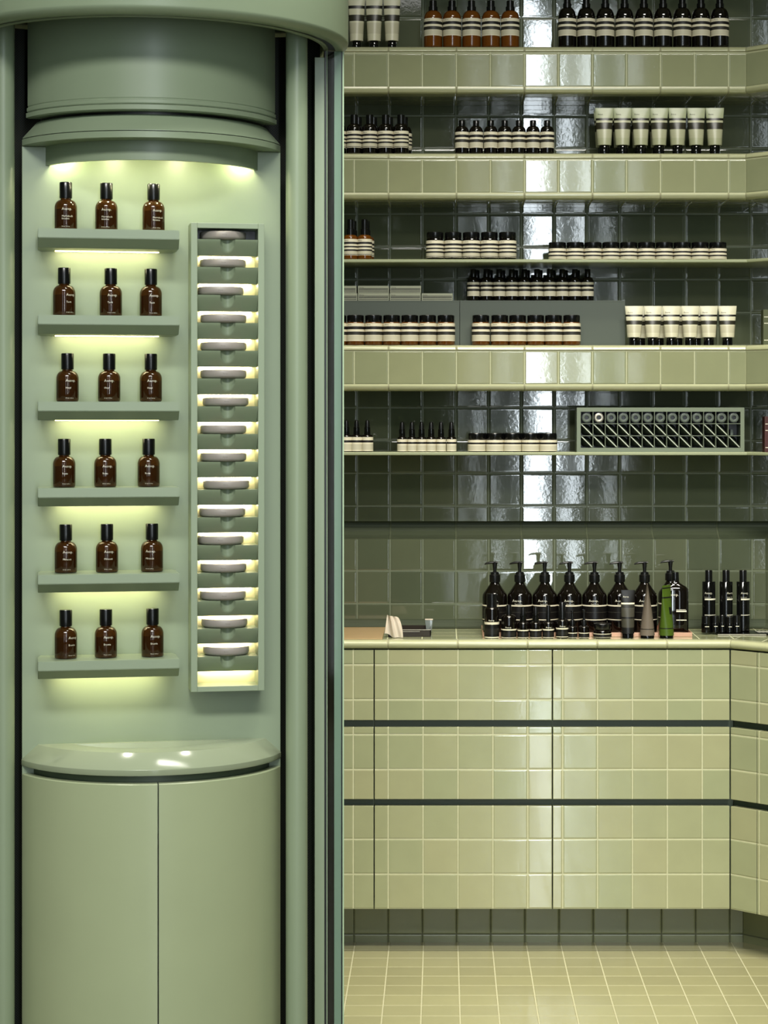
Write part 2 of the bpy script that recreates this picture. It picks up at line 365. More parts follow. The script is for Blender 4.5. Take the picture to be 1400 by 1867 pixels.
# ------------------------------------------------------------------ tiled shelves
def tiled_shelf(zt, zb, label):
    root = empty('tiled_shelf', (0.2, YW-0.12, zb), label, 'shelf', 'tiled shelves with rounded edges')
    inv = Matrix.Translation(-Vector(root.location))
    d = YW-6.387
    zt0, zb0 = zt-0.017, zb+0.0205
    def put(name, bm, m, smooth=False):
        bm.transform(inv); return mesh_obj(name, bm, m, root, smooth=smooth)
    bm = bmesh.new(); bm.loops.layers.uv.verify(); sweep(bm, [(d, zb0), (d, zt0)], vphase=zb0-0.0015)
    # surface and soffit of the slab
    sweep(bm, [(d-0.014, zt-0.002), (0.0005, zt-0.002)], vmode='l'); sweep(bm, [(0.0005, zb+0.001), (d-0.014, zb+0.001)], vmode='l')
    put('slab', bm, m_tile)
    r = 0.014
    pr = [(d+0.0002, zt0)] + [(d-r+(r+0.0022)*math.cos(t*PI/16), zt0+0.003+(0.014)*math.sin(t*PI/16)) for t in range(0, 9)] + [(d-r-0.02, zt)]
    put('top_edge_trim', sweep_bm(pr, vmode='l', uph=PH), m_trim, True)
    pr = [(d-r-0.05, zb+0.0005)] + [(d-r+(r+0.003)*math.sin(t*PI/16), zb+0.015-(0.0145)*math.cos(t*PI/16)) for t in range(0, 9)] + [(d+0.0002, zb0)]
    put('bottom_edge_trim', sweep_bm(pr, vmode='l', uph=PH), m_trim, True)
    return root
ZA, ZB, ZE = 2.6275, 2.3137, 1.749
tiled_shelf(3.03, 2.895, 'sage tiled shelf above the top row of bottles, over the picture edge')
tiled_shelf(ZA, 2.4885, 'sage tiled shelf carrying the white tubes and nine tall dark bottles')
tiled_shelf(ZB, 2.1765, 'sage tiled shelf carrying seven pale green tubes')
tiled_shelf(ZE, 1.6135, 'sage tiled shelf carrying the grey green risers and cream tubes')
def thin_shelf(zt, label):
    d = YW-6.40
    root = sweep_bm([(0.0005, zt-0.0095), (d-0.002, zt-0.0095), (d, zt-0.0075), (d, zt-0.002), (d-0.002, zt), (0.0005, zt)], vmode='l')
    o = mesh_obj('thin_shelf', root, m_thin, None, smooth=False); tag(o, label, 'shelf', 'thin painted shelves'); return o
ZC, ZF = 2.0023, 1.434
thin_shelf(ZC, 'thin pale green shelf carrying ten low jars with black lids')
thin_shelf(ZF, 'thin pale green shelf carrying droppers, jars and the compartment rack')

# ------------------------------------------------------------------ counter and drawers
ZCT = 0.897; DF = YW-6.226
root = empty('countertop', (0.2, YW-0.2, 0.872), 'pale sage tiled countertop with rounded glazed front edge', 'countertop')
inv = Matrix.Translation(-Vector(root.location))
bm = sweep_bm([(DF-0.03, ZCT), (0.031, ZCT)], vmode='l', vphase=0.0); bm.transform(inv); mesh_obj('surface', bm, m_tile, root)
r = 0.012
pr = [(DF-0.03, 0.874), (DF-0.01, 0.872)] + [(DF-r+(r+0.004)*math.cos(-PI/2+t*PI/14), 0.872+0.0125+0.0125*math.sin(-PI/2+t*PI/14)) for t in range(0, 15)] + [(DF-r-0.02, ZCT+0.0006)]
bm = sweep_bm(pr, vmode='l', uph=0.045); bm.transform(inv); mesh_obj('front_edge_trim', bm, m_trim, root, smooth=True)

DRW = [(0.7/1, 0)]
ZD = [(0.668, 0.869), (0.4415, 0.6475), (0.127, 0.4215)]
ph_z = 0.127
def tiled_front(x0, x1, z0, z1, root, local, u0):
    """drawer front slab in unit-local coordinates: x along, y outwards negative"""
    bm = bmesh.new(); uvl = bm.loops.layers.uv.verify()
    t = 0.022
    box(bm, x0, x1, 0.0, t, z0, z1, bev=0.0018)
    for f in bm.faces:
        for lp in f.loops:
            c = lp.vert.co
            if abs(f.normal.y) > 0.5 or True:
                lp[uvl].uv = (c.x+u0, c.z-ph_z+0.00001)
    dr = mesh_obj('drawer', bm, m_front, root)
    return dr
def drawer_unit(origin, ang, width, u0, label, corner=False):
    """origin = front left foot of the unit on the drawer-front plane"""
    root = empty('drawer_unit', (origin[0], origin[1], 0.0), label, 'drawer cabinet', 'tiled drawer cabinets under the counter', rz=ang)
    g = 0.0016
    for z0, z1 in ZD:
        tiled_front(g, width-g, z0, z1, root, None, u0)
    mesh_obj('carcass', box_bm(0.0005-(0.0135 if ang and width < 0.1 else 0), width-0.0005+(0.0135 if corner else 0), 0.034, 0.038, 0.129, 0.869), m_paintd, root)
    bm = bmesh.new()
    for z in (0.6475, 0.4215):
        box(bm, 0.001, width-0.001, 0.0225, 0.0335, z-0.006, z-0.001)
    mesh_obj('finger_rail', bm, m_paintd, root)
    return root
YF = 6.226
xsplit = [XL, -0.9, -0.93, (682-XV)/636, (1007-XV)/636, XC0-DF*T]
labs = ['tiled drawer cabinet hidden behind the green column', 'tiled drawer cabinet partly behind the green column', 'narrow strip of tiled drawer cabinet beside the green column edge',
        'tiled three drawer cabinet below the tissue and dark tray', 'tiled three drawer cabinet below the pump bottles']
for i in range(2, 5):
    x0, x1 = xsplit[i], xsplit[i+1]
    drawer_unit((x0, YF), 0, x1-x0, x0-0.0455, labs[i], corner=(i == 4))
c = path_at(DF)[1]
drawer_unit((c[0], c[1]), -PI/4, 0.094, 20.0, 'narrow tiled drawer column turned at the counter corner')
drawer_unit((c[0]+0.094*S2, c[1]-0.094*S2), -PI/4, 0.55, 30.09, 'angled tiled drawer cabinet at the right picture edge')
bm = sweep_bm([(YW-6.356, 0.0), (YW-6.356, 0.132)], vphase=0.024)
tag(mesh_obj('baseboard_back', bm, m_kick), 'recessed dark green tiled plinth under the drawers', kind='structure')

# ------------------------------------------------------------------ the round display column
XA, YA, TH = -0.619, 4.6, math.radians(11)
cs, sn = math.cos(TH), math.sin(TH)
def col(px, py, yl):
    dx = (px-XV)/F; dz = (YH-py)/F
    D = (yl - XA*sn + YA*cs)/(cs - dx*sn)
    return ((dx*D-XA)*cs+(D-YA)*sn, EYE+dz*D)
column = empty('display_column', (XA, YA, 0), 'large round sage green display column with perfume shelves and curved doors', 'display column', rz=TH)
def cpart(name, bm, mat, smooth=False, parent=None, sharp=35): return mesh_obj(name, bm, mat, parent or column, smooth, sharp)
G = 0.10; RB = 0.284; RD = 0.2735
def half_angles(R, g=G):
    a = math.acos(g/R)          # half angle from the front direction
    return -PI/2-a, -PI/2+a
def dshape(prof, g=G, seg=64, back=True):
    """D-shaped solid: arc of radius r about the axis cut by the chord y=-g, profile [(r,z)]"""
    bm = bmesh.new(); rings = []
    for r, z in prof:
        a0, a1 = half_angles(max(r, g+1e-4), g)
        rings.append([bm.verts.new((r*math.cos(a0+(a1-a0)*i/seg), r*math.sin(a0+(a1-a0)*i/seg), z)) for i in range(seg+1)])
    for A, B in zip(rings, rings[1:]):
        for i in range(seg): bm.faces.new((A[i], A[i+1], B[i+1], B[i]))
        if back: bm.faces.new((A[0], B[0], B[-1], A[-1]))
    bm.faces.new(rings[0][::-1]); bm.faces.new(rings[-1])
    bmesh.ops.recalc_face_normals(bm, faces=bm.faces)
    return bm
# drum and canopy
cpart('drum', dshape([(RD, 2.158), (RD+0.0015, 2.16), (RD+0.0015, 2.1665), (RD-0.001, 2.168), (RD-0.001, 2.1695), (RD, 2.171), (RD, 2.60)][::1]), m_paint, True, sharp=20)
cpart('drum_lip', dshape([(RD-0.002, 2.145), (RD+0.003, 2.147), (RD+0.003, 2.156), (RD-0.002, 2.158)]), m_paint, True, sharp=20)
cpart('shadow_gap', dshape([(0.25, 2.138), (0.25, 2.146)]), m_black)
cpart('canopy', dshape([(0.252, 2.140), (0.256, 2.138), (RB-0.001, 2.1055), (RB-0.001, 2.104)][::-1]), m_paint, True, sharp=20)
cpart('canopy_seam', dshape([(RB-0.004, 2.1022), (RB-0.004, 2.1042)]), m_black)
cpart('canopy_rim', dshape([(RB-0.001, 2.089), (RB, 2.090), (RB, 2.1015), (RB-0.001, 2.1025)]), m_paint, True, sharp=20)
# apron: open underneath
bm = bmesh.new()
a0, a1 = half_angles(0.24)
for (ra, za), (rb, zb) in (((0.24, 2.09), (0.24, 2.05)), ((0.24, 2.05), (0.232, 2.05)), ((0.232, 2.05), (0.232, 2.089))):
    n = 48; A = []; B = []
    for i in range(n+1):
        t = a0+(a1-a0)*i/n
        A.append(bm.verts.new((ra*math.cos(t), ra*math.sin(t), za))); B.append(bm.verts.new((rb*math.cos(t), rb*math.sin(t), zb)))
    for i in range(n): bm.faces.new((A[i], A[i+1], B[i+1], B[i]))
cpart('canopy_apron', bm, m_paint, True)
def hidden_lamp(x, y, z, e, rad=0.012):
    cl = cpart('canopy_lamp', lathe_bm([(0, 0), (0.012, 0), (0.014, 0.004), (0.014, 0.012)], 16), m_ledc); cl.location = (x, y, z)
    l = bpy.data.lights.new('canopy_lamp_light', 'AREA'); l.shape = 'DISK'; l.size = rad*2; l.energy = e; l.color = (1.0, 0.93, 0.68)
    o = bpy.data.objects.new('canopy_lamp_light', l); C.objects.link(o); o.parent = column; o.location = (x, y, z-0.002)
for x in (-0.075, 0.055): hidden_lamp(x, -0.19, 2.076, 0.26)
for x in (-0.184, 0.184): hidden_lamp(x, -0.118, 2.074, 0.13, 0.008)
# flat lit back panel
pl = (-0.266, 0.266)
cpart('back_panel', box_bm(-0.266, 0.266, -G, -G+0.03, 0.79, 2.0885, bev=0.0015), m_paint)
# ledge with shallow tray
def ledge_bm():
    bm = bmesh.new(); seg = 64
    def ring(r, z, g=G):
        a0, a1 = half_angles(r, g); return [bm.verts.new((r*math.cos(a0+(a1-a0)*i/seg), r*math.sin(a0+(a1-a0)*i/seg), z)) for i in range(seg+1)]
    R = [ring(0.262, 0.819), ring(RB, 0.8195), ring(RB+0.001, 0.822), ring(RB+0.001, 0.831), ring(RB, 0.833), ring(0.2545, 0.8617), ring(0.2535, 0.862)]
    R.append(ring(0.196, 0.862, 0.112)); R.append(ring(0.188, 0.850, 0.116))
    for A, B in zip(R, R[1:]):
        for i in range(seg): bm.faces.new((A[i], A[i+1], B[i+1], B[i]))
        bm.faces.new((A[0], B[0], B[-1], A[-1]))
    bm.faces.new(R[0][::-1]); bm.faces.new(R[-1])
    bmesh.ops.recalc_face_normals(bm, faces=bm.faces); return bm
cpart('ledge', ledge_bm(), m_paint_gl, True, sharp=25)
cpart('neck', dshape([(0.262, 0.7), (0.262, 0.819)]), m_paintd, True)
# curved doors
def door_bm(a_from, a_to, z0, z1):
    bm = bmesh.new(); n = 28; Ro, Ri = RB, RB-0.018
    def ringp(R, z, ins=0): return [bm.verts.new((R*math.cos(a_from+(a_to-a_from)*i/n), R*math.sin(a_from+(a_to-a_from)*i/n), z)) for i in range(n+1)]
    rings = [ringp(Ri, z0), ringp(Ro-0.0015, z0), ringp(Ro, z0+0.0015), ringp(Ro, z1-0.002), ringp(Ro-0.002, z1), ringp(Ri, z1)]
    for A, B in zip(rings, rings[1:]+rings[:1]):
        for i in range(n): bm.faces.new((A[i], A[i+1], B[i+1], B[i]))
    bm.faces.new([r[0] for r in rings]); bm.faces.new([r[-1] for r in rings][::-1])
    bmesh.ops.recalc_face_normals(bm, faces=bm.faces); return bm
a0, a1 = half_angles(RB); gp = 0.0013/RB
tag(cpart('door', door_bm(a0, -PI/2-gp, 0.06, 0.8035), m_body, True), 'left curved door')
tag(cpart('door', door_bm(-PI/2+gp, a1, 0.06, 0.8035), m_body, True), 'right curved door')
cpart('cabinet_core', dshape([(0.262, 0.0), (0.262, 0.70)]), m_black)
# outer ring at the top
RO = 0.42
ring_prof = [(0.409, 2.50), (0.409, 2.90), (0.416, 2.90), (RO, 2.895), (RO, 2.328), (0.419, 2.324), (0.4165, 2.3205), (0.408, 2.314), (0.404, 2.3125), (0.392, 2.3125), (0.3915, 2.3135), (0.3915, 2.345)]
cpart('outer_ring', lathe_bm(ring_prof, 128), m_paint, True, sharp=50)
cpart('ring_channel', lathe_bm([(0.3915, 2.3155), (0.3770, 2.3155)], 96), m_black)
cpart('inner_ring', lathe_bm([(0.3770, 2.34), (0.3770, 2.3145), (0.3755, 2.3125), (0.368, 2.3125), (0.3655, 2.315), (0.3655, 2.345)], 128), m_paint, True)
cpart('ceiling_plate', lathe_bm([(0.0, 2.362), (0.366, 2.362)], 96), m_paintd)
cpart('upper_disc', lathe_bm([(0, 2.50), (0.41, 2.50)], 64), m_paintd)
# perforated screen behind the panel, tubes and door edges
cth = -TH
def world_lat(lat, fwd):
    """point at lateral/forward distance in the viewing-side frame of the column (turned from the body by a few degrees)"""
    ph = math.radians(7.6)
    wx = lat*math.cos(ph)+fwd*math.sin(ph); wy = lat*math.sin(ph)-fwd*math.cos(ph)
    return (wx*cs+wy*sn, -wx*sn+wy*cs)
bm = bmesh.new(); n = 60
A = []; B = []
for i in range(n+1):
    t = PI*0.02+PI*0.96*i/n
    A.append(bm.verts.new((0.362*math.cos(t), 0.10*math.sin(t)-0.02, 0.02))); B.append(bm.verts.new((0.362*math.cos(t), 0.10*math.sin(t)-0.02, 2.355)))
for i in range(n): bm.faces.new((A[i], B[i], B[i+1], A[i+1]))
cpart('perforated_screen', bm, m_perfo)
for s in (-1, 1):
    x, y = world_lat(0.302 if s > 0 else -0.2955, 0.135)
    t = cpart('tube', lathe_bm([(0.0225, 0.0), (0.0225, 2.362)], 40), m_paint, True); t.location = (x, y, 0)
    cpart('tube_collar', lathe_bm([(0.0225, 2.352), (0.026, 2.354), (0.026, 2.361)], 32), m_paintd, True, parent=t)
def vpost(name, lat, wd, fwd, dp, z1, mat, z0=0.0, ang=0.0):
    x, y = world_lat(lat, fwd)
    o = cpart(name, box_bm(-wd/2, wd/2, -dp/2, dp/2, z0, z1, bev=0.0006), mat); o.location = (x, y, 0)
    o.rotation_euler = (0, 0, math.radians(7.6)-TH+ang); return o
for s in (-1, 1):
    vpost('door_post', 0.3565*s, 0.0205, 0.03, 0.03, 2.296, m_paint)
    vpost('black_seal', 0.3690*s, 0.0035, 0.032, 0.026, 2.31, m_black)
    vpost('glass_edge', 0.3722*s, 0.0016, 0.034, 0.02, 2.312, m_edge2)
    vpost('smoked_glass', 0.3815*s, 0.0175, 0.018, 0.008, 2.3135, m_glassd)
    vpost('glass_jamb', 0.3965*s, 0.0150, 0.020, 0.014, 2.3125, m_edge)
    vpost('black_seal', 0.4055*s, 0.0030, 0.018, 0.012, 2.3125, m_black)
    vpost('glass_edge', 0.4088*s, 0.0034, 0.016, 0.010, 2.3135, m_edge2)

# perfume shelves
SHZ = []
SD = 0.12
xl, z1 = col(69.3, 415.7, -G-SD); xr, _ = col(327, 420, -G-SD)
_, z6 = col(69.3, 1206.8, -G-SD)
def pshelf_bm(x0, x1, zt):
    bm = bmesh.new(); y0 = -G; yf = -G-SD
    top = [(x0+0.006, y0), (x1-0.006, y0), (x1, y0-0.03), (x1, yf), (x0, yf), (x0, y0-0.03)]
    T_ = [bm.verts.new((x, y, zt)) for x, y in top]
    Mi = [bm.verts.new((x, y, zt-0.0185)) for x, y in top]
    Bo = [bm.verts.new((x, y+(0.023 if abs(y-yf) < 1e-6 else 0), zt-0.0372)) for x, y in top]
    for A, B in ((T_, Mi), (Mi, Bo)):
        for i in range(6): bm.faces.new((A[i], B[i], B[(i+1) % 6], A[(i+1) % 6]))
    bm.faces.new(T_[::-1]); bm.faces.new(Bo)
    bmesh.ops.recalc_face_normals(bm, faces=bm.faces)
    bmesh.ops.bevel(bm, geom=list(bm.edges), offset=0.0008, segments=2, affect='EDGES')
    return bm
ROWN = ['top', 'second', 'third', 'fourth', 'fifth', 'bottom']
for k in range(6):
    zt = z1+(z6-z1)*k/5; SHZ.append(zt)
    s = cpart('perfume_shelf', pshelf_bm(xl, xr, zt), m_paint)
    sl = bpy.data.lights.new('shelf_light', 'AREA'); sl.shape = 'RECTANGLE'; sl.size = 0.20; sl.size_y = 0.006; sl.energy = 0.22; sl.color = (1.0, 0.92, 0.60)
    so = bpy.data.objects.new('shelf_light', sl); C.objects.link(so); so.parent = column
    so.location = ((xl+xr)/2, -G-0.048, zt-0.0395); so.rotation_euler = (math.radians(24), 0, 0)
    mesh_obj('led_strip', box_bm(xl+0.035, xr-0.035, -G-0.021, -G-0.013, zt-0.0385, zt-0.0372), m_led, s)

# sample rack: a tall narrow box with sixteen ledges
BD = 0.07; yfr = -G-BD
bx0, bz1 = col(348, 405.5, yfr); bx1, _ = col(482, 407, yfr); _, bz0 = col(352, 1262, yfr)
ix0, iz1 = col(360, 415.5, yfr); ix1, _ = col(470.5, 416, yfr); _, iz0 = col(360, 1252, yfr)
bm = bmesh.new()
box(bm, bx0, ix0, yfr, -G, bz0, bz1, bev=0.001); box(bm, ix1, bx1, yfr, -G, bz0, bz1, bev=0.001)
box(bm, ix0, ix1, yfr, -G, iz1, bz1, bev=0.001); box(bm, ix0, ix1, yfr, -G, bz0, iz0, bev=0.001)
rack = cpart('sample_rack', bm, m_paint)
mesh_obj('rack_back', box_bm(ix0, ix1, -G-0.004, -G-0.0005, iz0, iz1), m_cream, rack)
mesh_obj('slot_shade_sheet', box_bm(ix0, ix1, -G-0.008, -G-0.0045, col(415, 440, yfr)[1], iz1), m_black, rack)  # black sheet standing in for shade in the slot without led
_, zb1 = col(415, 436.5, yfr); _, zb16 = col(415, 1197.0, yfr)
def rblock_bm(w, h):
    bm = bmesh.new(); nx, nz = 40, 12; slope = 0.024; rn = 0.0152; top = []
    def fy(x, t):
        ys = slope*(t**1.3)
        yn = 0.017*math.sqrt(max(0, 1-(x/rn)**2)) if abs(x) < rn else 0
        return max(ys, yn)
    xs = sorted(set([-w/2+w*i/nx for i in range(nx+1)]+[rn*math.sin(PI*(j/16-0.5)) for j in range(17)]))
    grid = [[bm.verts.new((x, fy(x, j/nz), -h*j/nz)) for x in xs] for j in range(nz+1)]
    for j in range(nz):
        for i in range(len(xs)-1): bm.faces.new((grid[j][i], grid[j][i+1], grid[j+1][i+1], grid[j+1][i]))
    bk_t = [bm.verts.new((x, BD-0.006, 0)) for x in xs]; bk_b = [bm.verts.new((x, BD-0.006, -h)) for x in xs]
    for i in range(len(xs)-1):
        bm.faces.new((grid[0][i], bk_t[i], bk_t[i+1], grid[0][i+1])); bm.faces.new((grid[-1][i], grid[-1][i+1], bk_b[i+1], bk_b[i]))
    bmesh.ops.recalc_face_normals(bm, faces=bm.faces); return bm
wblk = ix1-ix0-0.0008; hblk = 0.0325
zblk = [zb1+(zb16-zb1)*k/15 for k in range(16)]
blk0 = mesh_obj('rack_ledge', rblock_bm(wblk, hblk), m_paintd if False else m_paint, rack, smooth=True, sharp=40)
led0 = mesh_obj('rack_led_strip', box_bm(-wblk/2+0.008, wblk/2-0.008, BD-0.013, BD-0.0065, -0.0028, -0.0004), m_led2, rack)
xm = (ix0+ix1)/2
for k, z in enumerate(zblk):
    b_ = blk0 if k == 0 else blk0.copy(); l_ = led0 if k == 0 else led0.copy()
    if k: C.objects.link(b_); C.objects.link(l_)
    b_.location = (xm, yfr+0.0005, z); l_.location = (xm, yfr, z-hblk)
# ceramic discs on the ledges
disc_px = [410, 410, 406, 411, 411, 411, 415, 411, 411, 416, 409, 406, 411, 410, 413, 416]
def disc_proto():
    root = empty('ceramic_disc', (0, 0, 0), 'x', 'scent disc', 'grey ceramic scent discs in the lit rack')
    R = 0.0475; h = 0.0175
    mesh_obj('dish', lathe_bm([(0, 0), (R-0.008, 0), (R-0.004, 0.0008), (R-0.001, 0.003)] + [(R, 0.006), (R, h-0.0025), (R-0.0008, h-0.0008)] + [(R-0.003, h), (R-0.008, h-0.003), (0, h-0.003)], 56), m_ceram, root, smooth=True, sharp=60)
    bm = bmesh.new(); text_on(bm, 'Aesop.', 0.0038, R, -0.12, 0.0085, off=0.0002)
    mesh_obj('lettering', bm, plain('engraved print', (112, 106, 100), 0.6), root)
    return root
def to_world(x, y, z): return (XA+x*cs-y*sn, YA+x*sn+y*cs, z)
dp = disc_proto()
for k in range(16):
    x = col(disc_px[k], 600, yfr)[0]
    loc = to_world(x, yfr+0.046, zblk[k]+0.0004)
    if k == 0: lb = 'grey ceramic disc in the unlit topmost slot of the rack'
    elif k == 15: lb = 'grey ceramic disc on the bottom ledge of the lit rack'
    else: lb = 'grey ceramic disc on the %s ledge from the top of the rack' % ORD[k]
    if k == 0: dp.location = loc; dp.rotation_euler = (0, 0, TH); dp['label'] = lb; 
    else: dup(dp, loc, TH+random.uniform(-.1, .1), lb)

# perfume bottles
def perfume_proto(word, two=None):
    root = empty('perfume_bottle', (0, 0, 0), 'x', 'perfume bottle')
    R = 0.0227; H = 0.064
    outer = [(0, 0.0006), (R-0.003, 0), (R-0.0008, 0.0012), (R, 0.0035), (R, 0.046)] + [(R-0.0115*(1-math.cos(t*PI/16)), 0.046+0.0165*math.sin(t*PI/16)) for t in range(1, 9)] + [(0.0105, 0.0645), (0.0105, 0.068)]
    body = mesh_obj('bottle_body', lathe_bm(outer, 48), m_perf, root, smooth=True, sharp=70)
    mesh_obj('perfume', lathe_bm([(0, 0.0075), (R-0.0035, 0.0075), (R-0.002, 0.0095), (R-0.002, 0.043), (0, 0.043)], 32), m_perfl, body, smooth=True)
    mesh_obj('cap', lathe_bm([(0, 0.0655), (0.0125, 0.0655), (0.0128, 0.067), (0.0128, 0.0965), (0.012, 0.0982), (0, 0.0985)], 36), m_cap, root, smooth=True)
    bm = bmesh.new()
    text_on(bm, WORDMARK, 0.0074, R, -0.28, 0.0405)
    text_on(bm, word, 0.0052, R, -0.28, 0.0265)
    if two: text_on(bm, two, 0.0052, R, -0.28, 0.0215)
    text_on(bm, '50 mL 1.6 fl oz', 0.0026, R, -0.28, 0.0065)
    mesh_obj('lettering', bm, m_text, body)
    return root
names = [('Marrakech', 'Intense'), ('Tacit', None), ('Hwyl', None), ('Rozu', None), ('Miraceti', None), ('Eremia', None)]
prow = [(120, 194, 280), (117, 202, 275), (123, 199, 275), (117, 192, 271), (120, 195, 277), (120, 193, 278)]
turn = [(-.1, -.2, .15), (.45, -.05, .1), (.1, -.2, -.1), (.1, 0, -.1), (0, 0, -.35), (.5, .05, .05)]
for k in range(6):
    p = perfume_proto(*names[k])
    for j in range(3):
        yl_ = -G-0.063
        x = col(prow[k][j], 600, yl_)[0]
        loc = to_world(x, yl_, SHZ[k]+0.0002)
        lb = 'amber perfume bottle with black cap, %s on the %s column shelf' % (['left', 'middle', 'right'][j], ROWN[k])
        gr = 'perfume bottles on the %s column shelf' % ROWN[k]
        rz = TH+turn[k][j]
        if j == 0: p.location = loc; p.rotation_euler = (0, 0, rz); p['label'] = lb; p['group'] = gr
        else: dup(p, loc, rz, lb, gr)

# ------------------------------------------------------------------ shelf products
def shelf_bottle(name, cat, r, zsh, zneck, rneck, capz, rcap, lab, glass, bandm, tiers=False, mark=0.0052):
    root = empty(name, (0, 0, 0), 'x', cat)
    prof = [(0, 0.0005), (r-0.003, 0), (r-0.0006, 0.002), (r, 0.005), (r, zsh)]
    n = 8
    prof += [(rneck+(r-rneck)*math.cos(t*PI/2/n)**0.9, zsh+(zneck-zsh)*math.sin(t*PI/2/n)) for t in range(1, n)] + [(rneck, zneck), (rneck, capz[0]+0.003)]
    body = mesh_obj('bottle_body', lathe_bm(prof, 26), glass, root, smooth=True, sharp=60)
    c0, c1 = capz
    if tiers: cp = [(0, c0), (rcap, c0), (rcap, c0+(c1-c0)*0.38), (rcap*0.8, c0+(c1-c0)*0.42), (rcap*0.8, c1-0.001), (rcap*0.7, c1), (0, c1)]
    else: cp = [(0, c0), (rcap, c0), (rcap, c1-0.001), (rcap*0.93, c1), (0, c1)]
    mesh_obj('cap', lathe_bm(cp, 22), m_cap, root, smooth=True)
    if lab:
        lo = mesh_obj('paper_label', band(r, lab[0], lab[1]), bandm, root, smooth=True)
        if mark:
            bm = bmesh.new(); text_on(bm, WORDMARK, mark, r+0.0006, -0.85, lab[1]-mark*1.15, off=0.0002); mesh_obj('lettering', bm, m_tdark, lo)
    return root
def jar(name, r, lidz, rlid, labz, glass, bandm, mark=0.005):
    root = empty(name, (0, 0, 0), 'x', 'jar')
    prof = [(0, 0.0005), (r-0.004, 0), (r-0.001, 0.0015), (r, 0.005), (r, lidz[0]-0.009)] + [(r-0.004*(1-math.cos(t*PI/8)), lidz[0]-0.009+0.007*math.sin(t*PI/8)) for t in range(1, 5)] + [(r-0.005, lidz[0]+0.001)]
    if lidz[0] < labz[1]+0.009: prof = [(0, 0.0005), (r-0.003, 0), (r, 0.003), (r, labz[1]), (r-0.002, lidz[0])]
    mesh_obj('jar_body', lathe_bm(prof, 30), glass, root, smooth=True, sharp=60)
    l0, l1 = lidz
    mesh_obj('lid', lathe_bm([(0, l0), (rlid-0.002, l0), (rlid, l0+0.003), (rlid, l1-0.002), (rlid-0.0015, l1), (0, l1)], 30), m_cap, root, smooth=True)
    lo = mesh_obj('paper_label', band(r, labz[0], labz[1], 30), bandm, root, smooth=True)
    if mark:
        bm = bmesh.new(); text_on(bm, WORDMARK, mark, r+0.0006, -0.85, labz[1]-mark*1.1, off=0.0002); mesh_obj('lettering', bm, m_tdark, lo)
    return root
def dropper(name, r, zsh, zneck, ztop, labz, bandm):
    root = empty(name, (0, 0, 0), 'x', 'dropper bottle')
    prof = [(0, 0.0005), (r-0.002, 0), (r, 0.003), (r, zsh)] + [(0.006+(r-0.006)*math.cos(t*PI/12), zsh+(zneck-zsh)*math.sin(t*PI/12)) for t in range(1, 6)] + [(0.006, zneck+0.003)]
    mesh_obj('bottle_body', lathe_bm(prof, 24), m_darkb, root, smooth=True, sharp=60)
    mesh_obj('collar', lathe_bm([(0, zneck), (0.0090, zneck), (0.0093, zneck+0.001), (0.0088, zneck+(ztop-zneck)*0.48), (0.0078, zneck+(ztop-zneck)*0.5), (0, zneck+(ztop-zneck)*0.5)], 18), m_blackgl, root, smooth=True)
    zb = zneck+(ztop-zneck)*0.5
    mesh_obj('rubber_bulb', lathe_bm([(0, zb), (0.0074, zb), (0.0072, zb+(ztop-zb)*0.35), (0.0060, zb+(ztop-zb)*0.7), (0.0050, ztop-0.002), (0.003, ztop-0.0004), (0, ztop)], 16), m_black, root, smooth=True)
    if labz: mesh_obj('paper_label', band(r, labz[0], labz[1], 26), bandm, root, smooth=True)
    return root
def tube(name, Wt, rb, H, capz, rcap, bandm, mark=0.006, text_mat=None, side=False):
    root = empty(name, (0, 0, 0), 'x', 'tube')
    bm = bmesh.new(); n = 28; nz = 14; rings = []
    for j in range(nz+1):
        t = j/nz; a = rb+(Wt/2-rb)*t; b_ = rb*(1-t**1.25)*0.98+0.0007; z = capz[1]+(H-capz[1])*t
        if t > 0.93: b_ = 0.0009
        rings.append([bm.verts.new((a*math.cos(2*PI*i/n), b_*math.sin(2*PI*i/n), z)) for i in range(n)])
    for A, B in zip(rings, rings[1:]):
        for i in range(n): bm.faces.new((A[i], A[(i+1) % n], B[(i+1) % n], B[i]))
    bm.faces.new(rings[0][::-1]); bm.faces.new(rings[-1])
    body = mesh_obj('tube_body', bm, bandm, root, smooth=True, sharp=50)
    mesh_obj('cap', lathe_bm([(0, 0), (rcap-0.001, 0), (rcap, 0.001), (rcap, capz[1]-0.002), (rcap-0.001, capz[1]), (0, capz[1])], 24), m_blackgl, root, smooth=True)
    if mark:
        bm = bmesh.new(); text_flat(bm, WORDMARK, mark, -Wt*0.36, -0.0045, H-0.025+0.004)
        # lean with the tapering face
        for v in bm.verts:
            t = (v.co.z-capz[1])/(H-capz[1]); v.co.y = -(rb*(1-t**1.25)*0.98+0.0012)
        mesh_obj('lettering', bm, text_mat or m_tdark, body)
    return root
def place_row(proto, pxs, D, z, labelf, group, rz=0.0, jit=0.06, dD=0.0):
    used = False
    for i, px in enumerate(pxs):
        loc = ((px-XV)*D/F, D+random.uniform(-dD, dD), z+0.0002)
        lb = labelf(i, len(pxs)); r_ = rz+random.uniform(-jit, jit)
        if not used: proto.location = loc; proto.rotation_euler = (0, 0, r_); proto['label'] = lb; proto['group'] = group; used = True
        else: dup(proto, loc, r_, lb, group)
def nth(fmt):
    def f(i, n):
        if i == 0: o = 'leftmost'
        elif i == n-1: o = 'rightmost'
        else: o = ORD[i]+' from left'
        return fmt % o
    return f

DS = 6.42
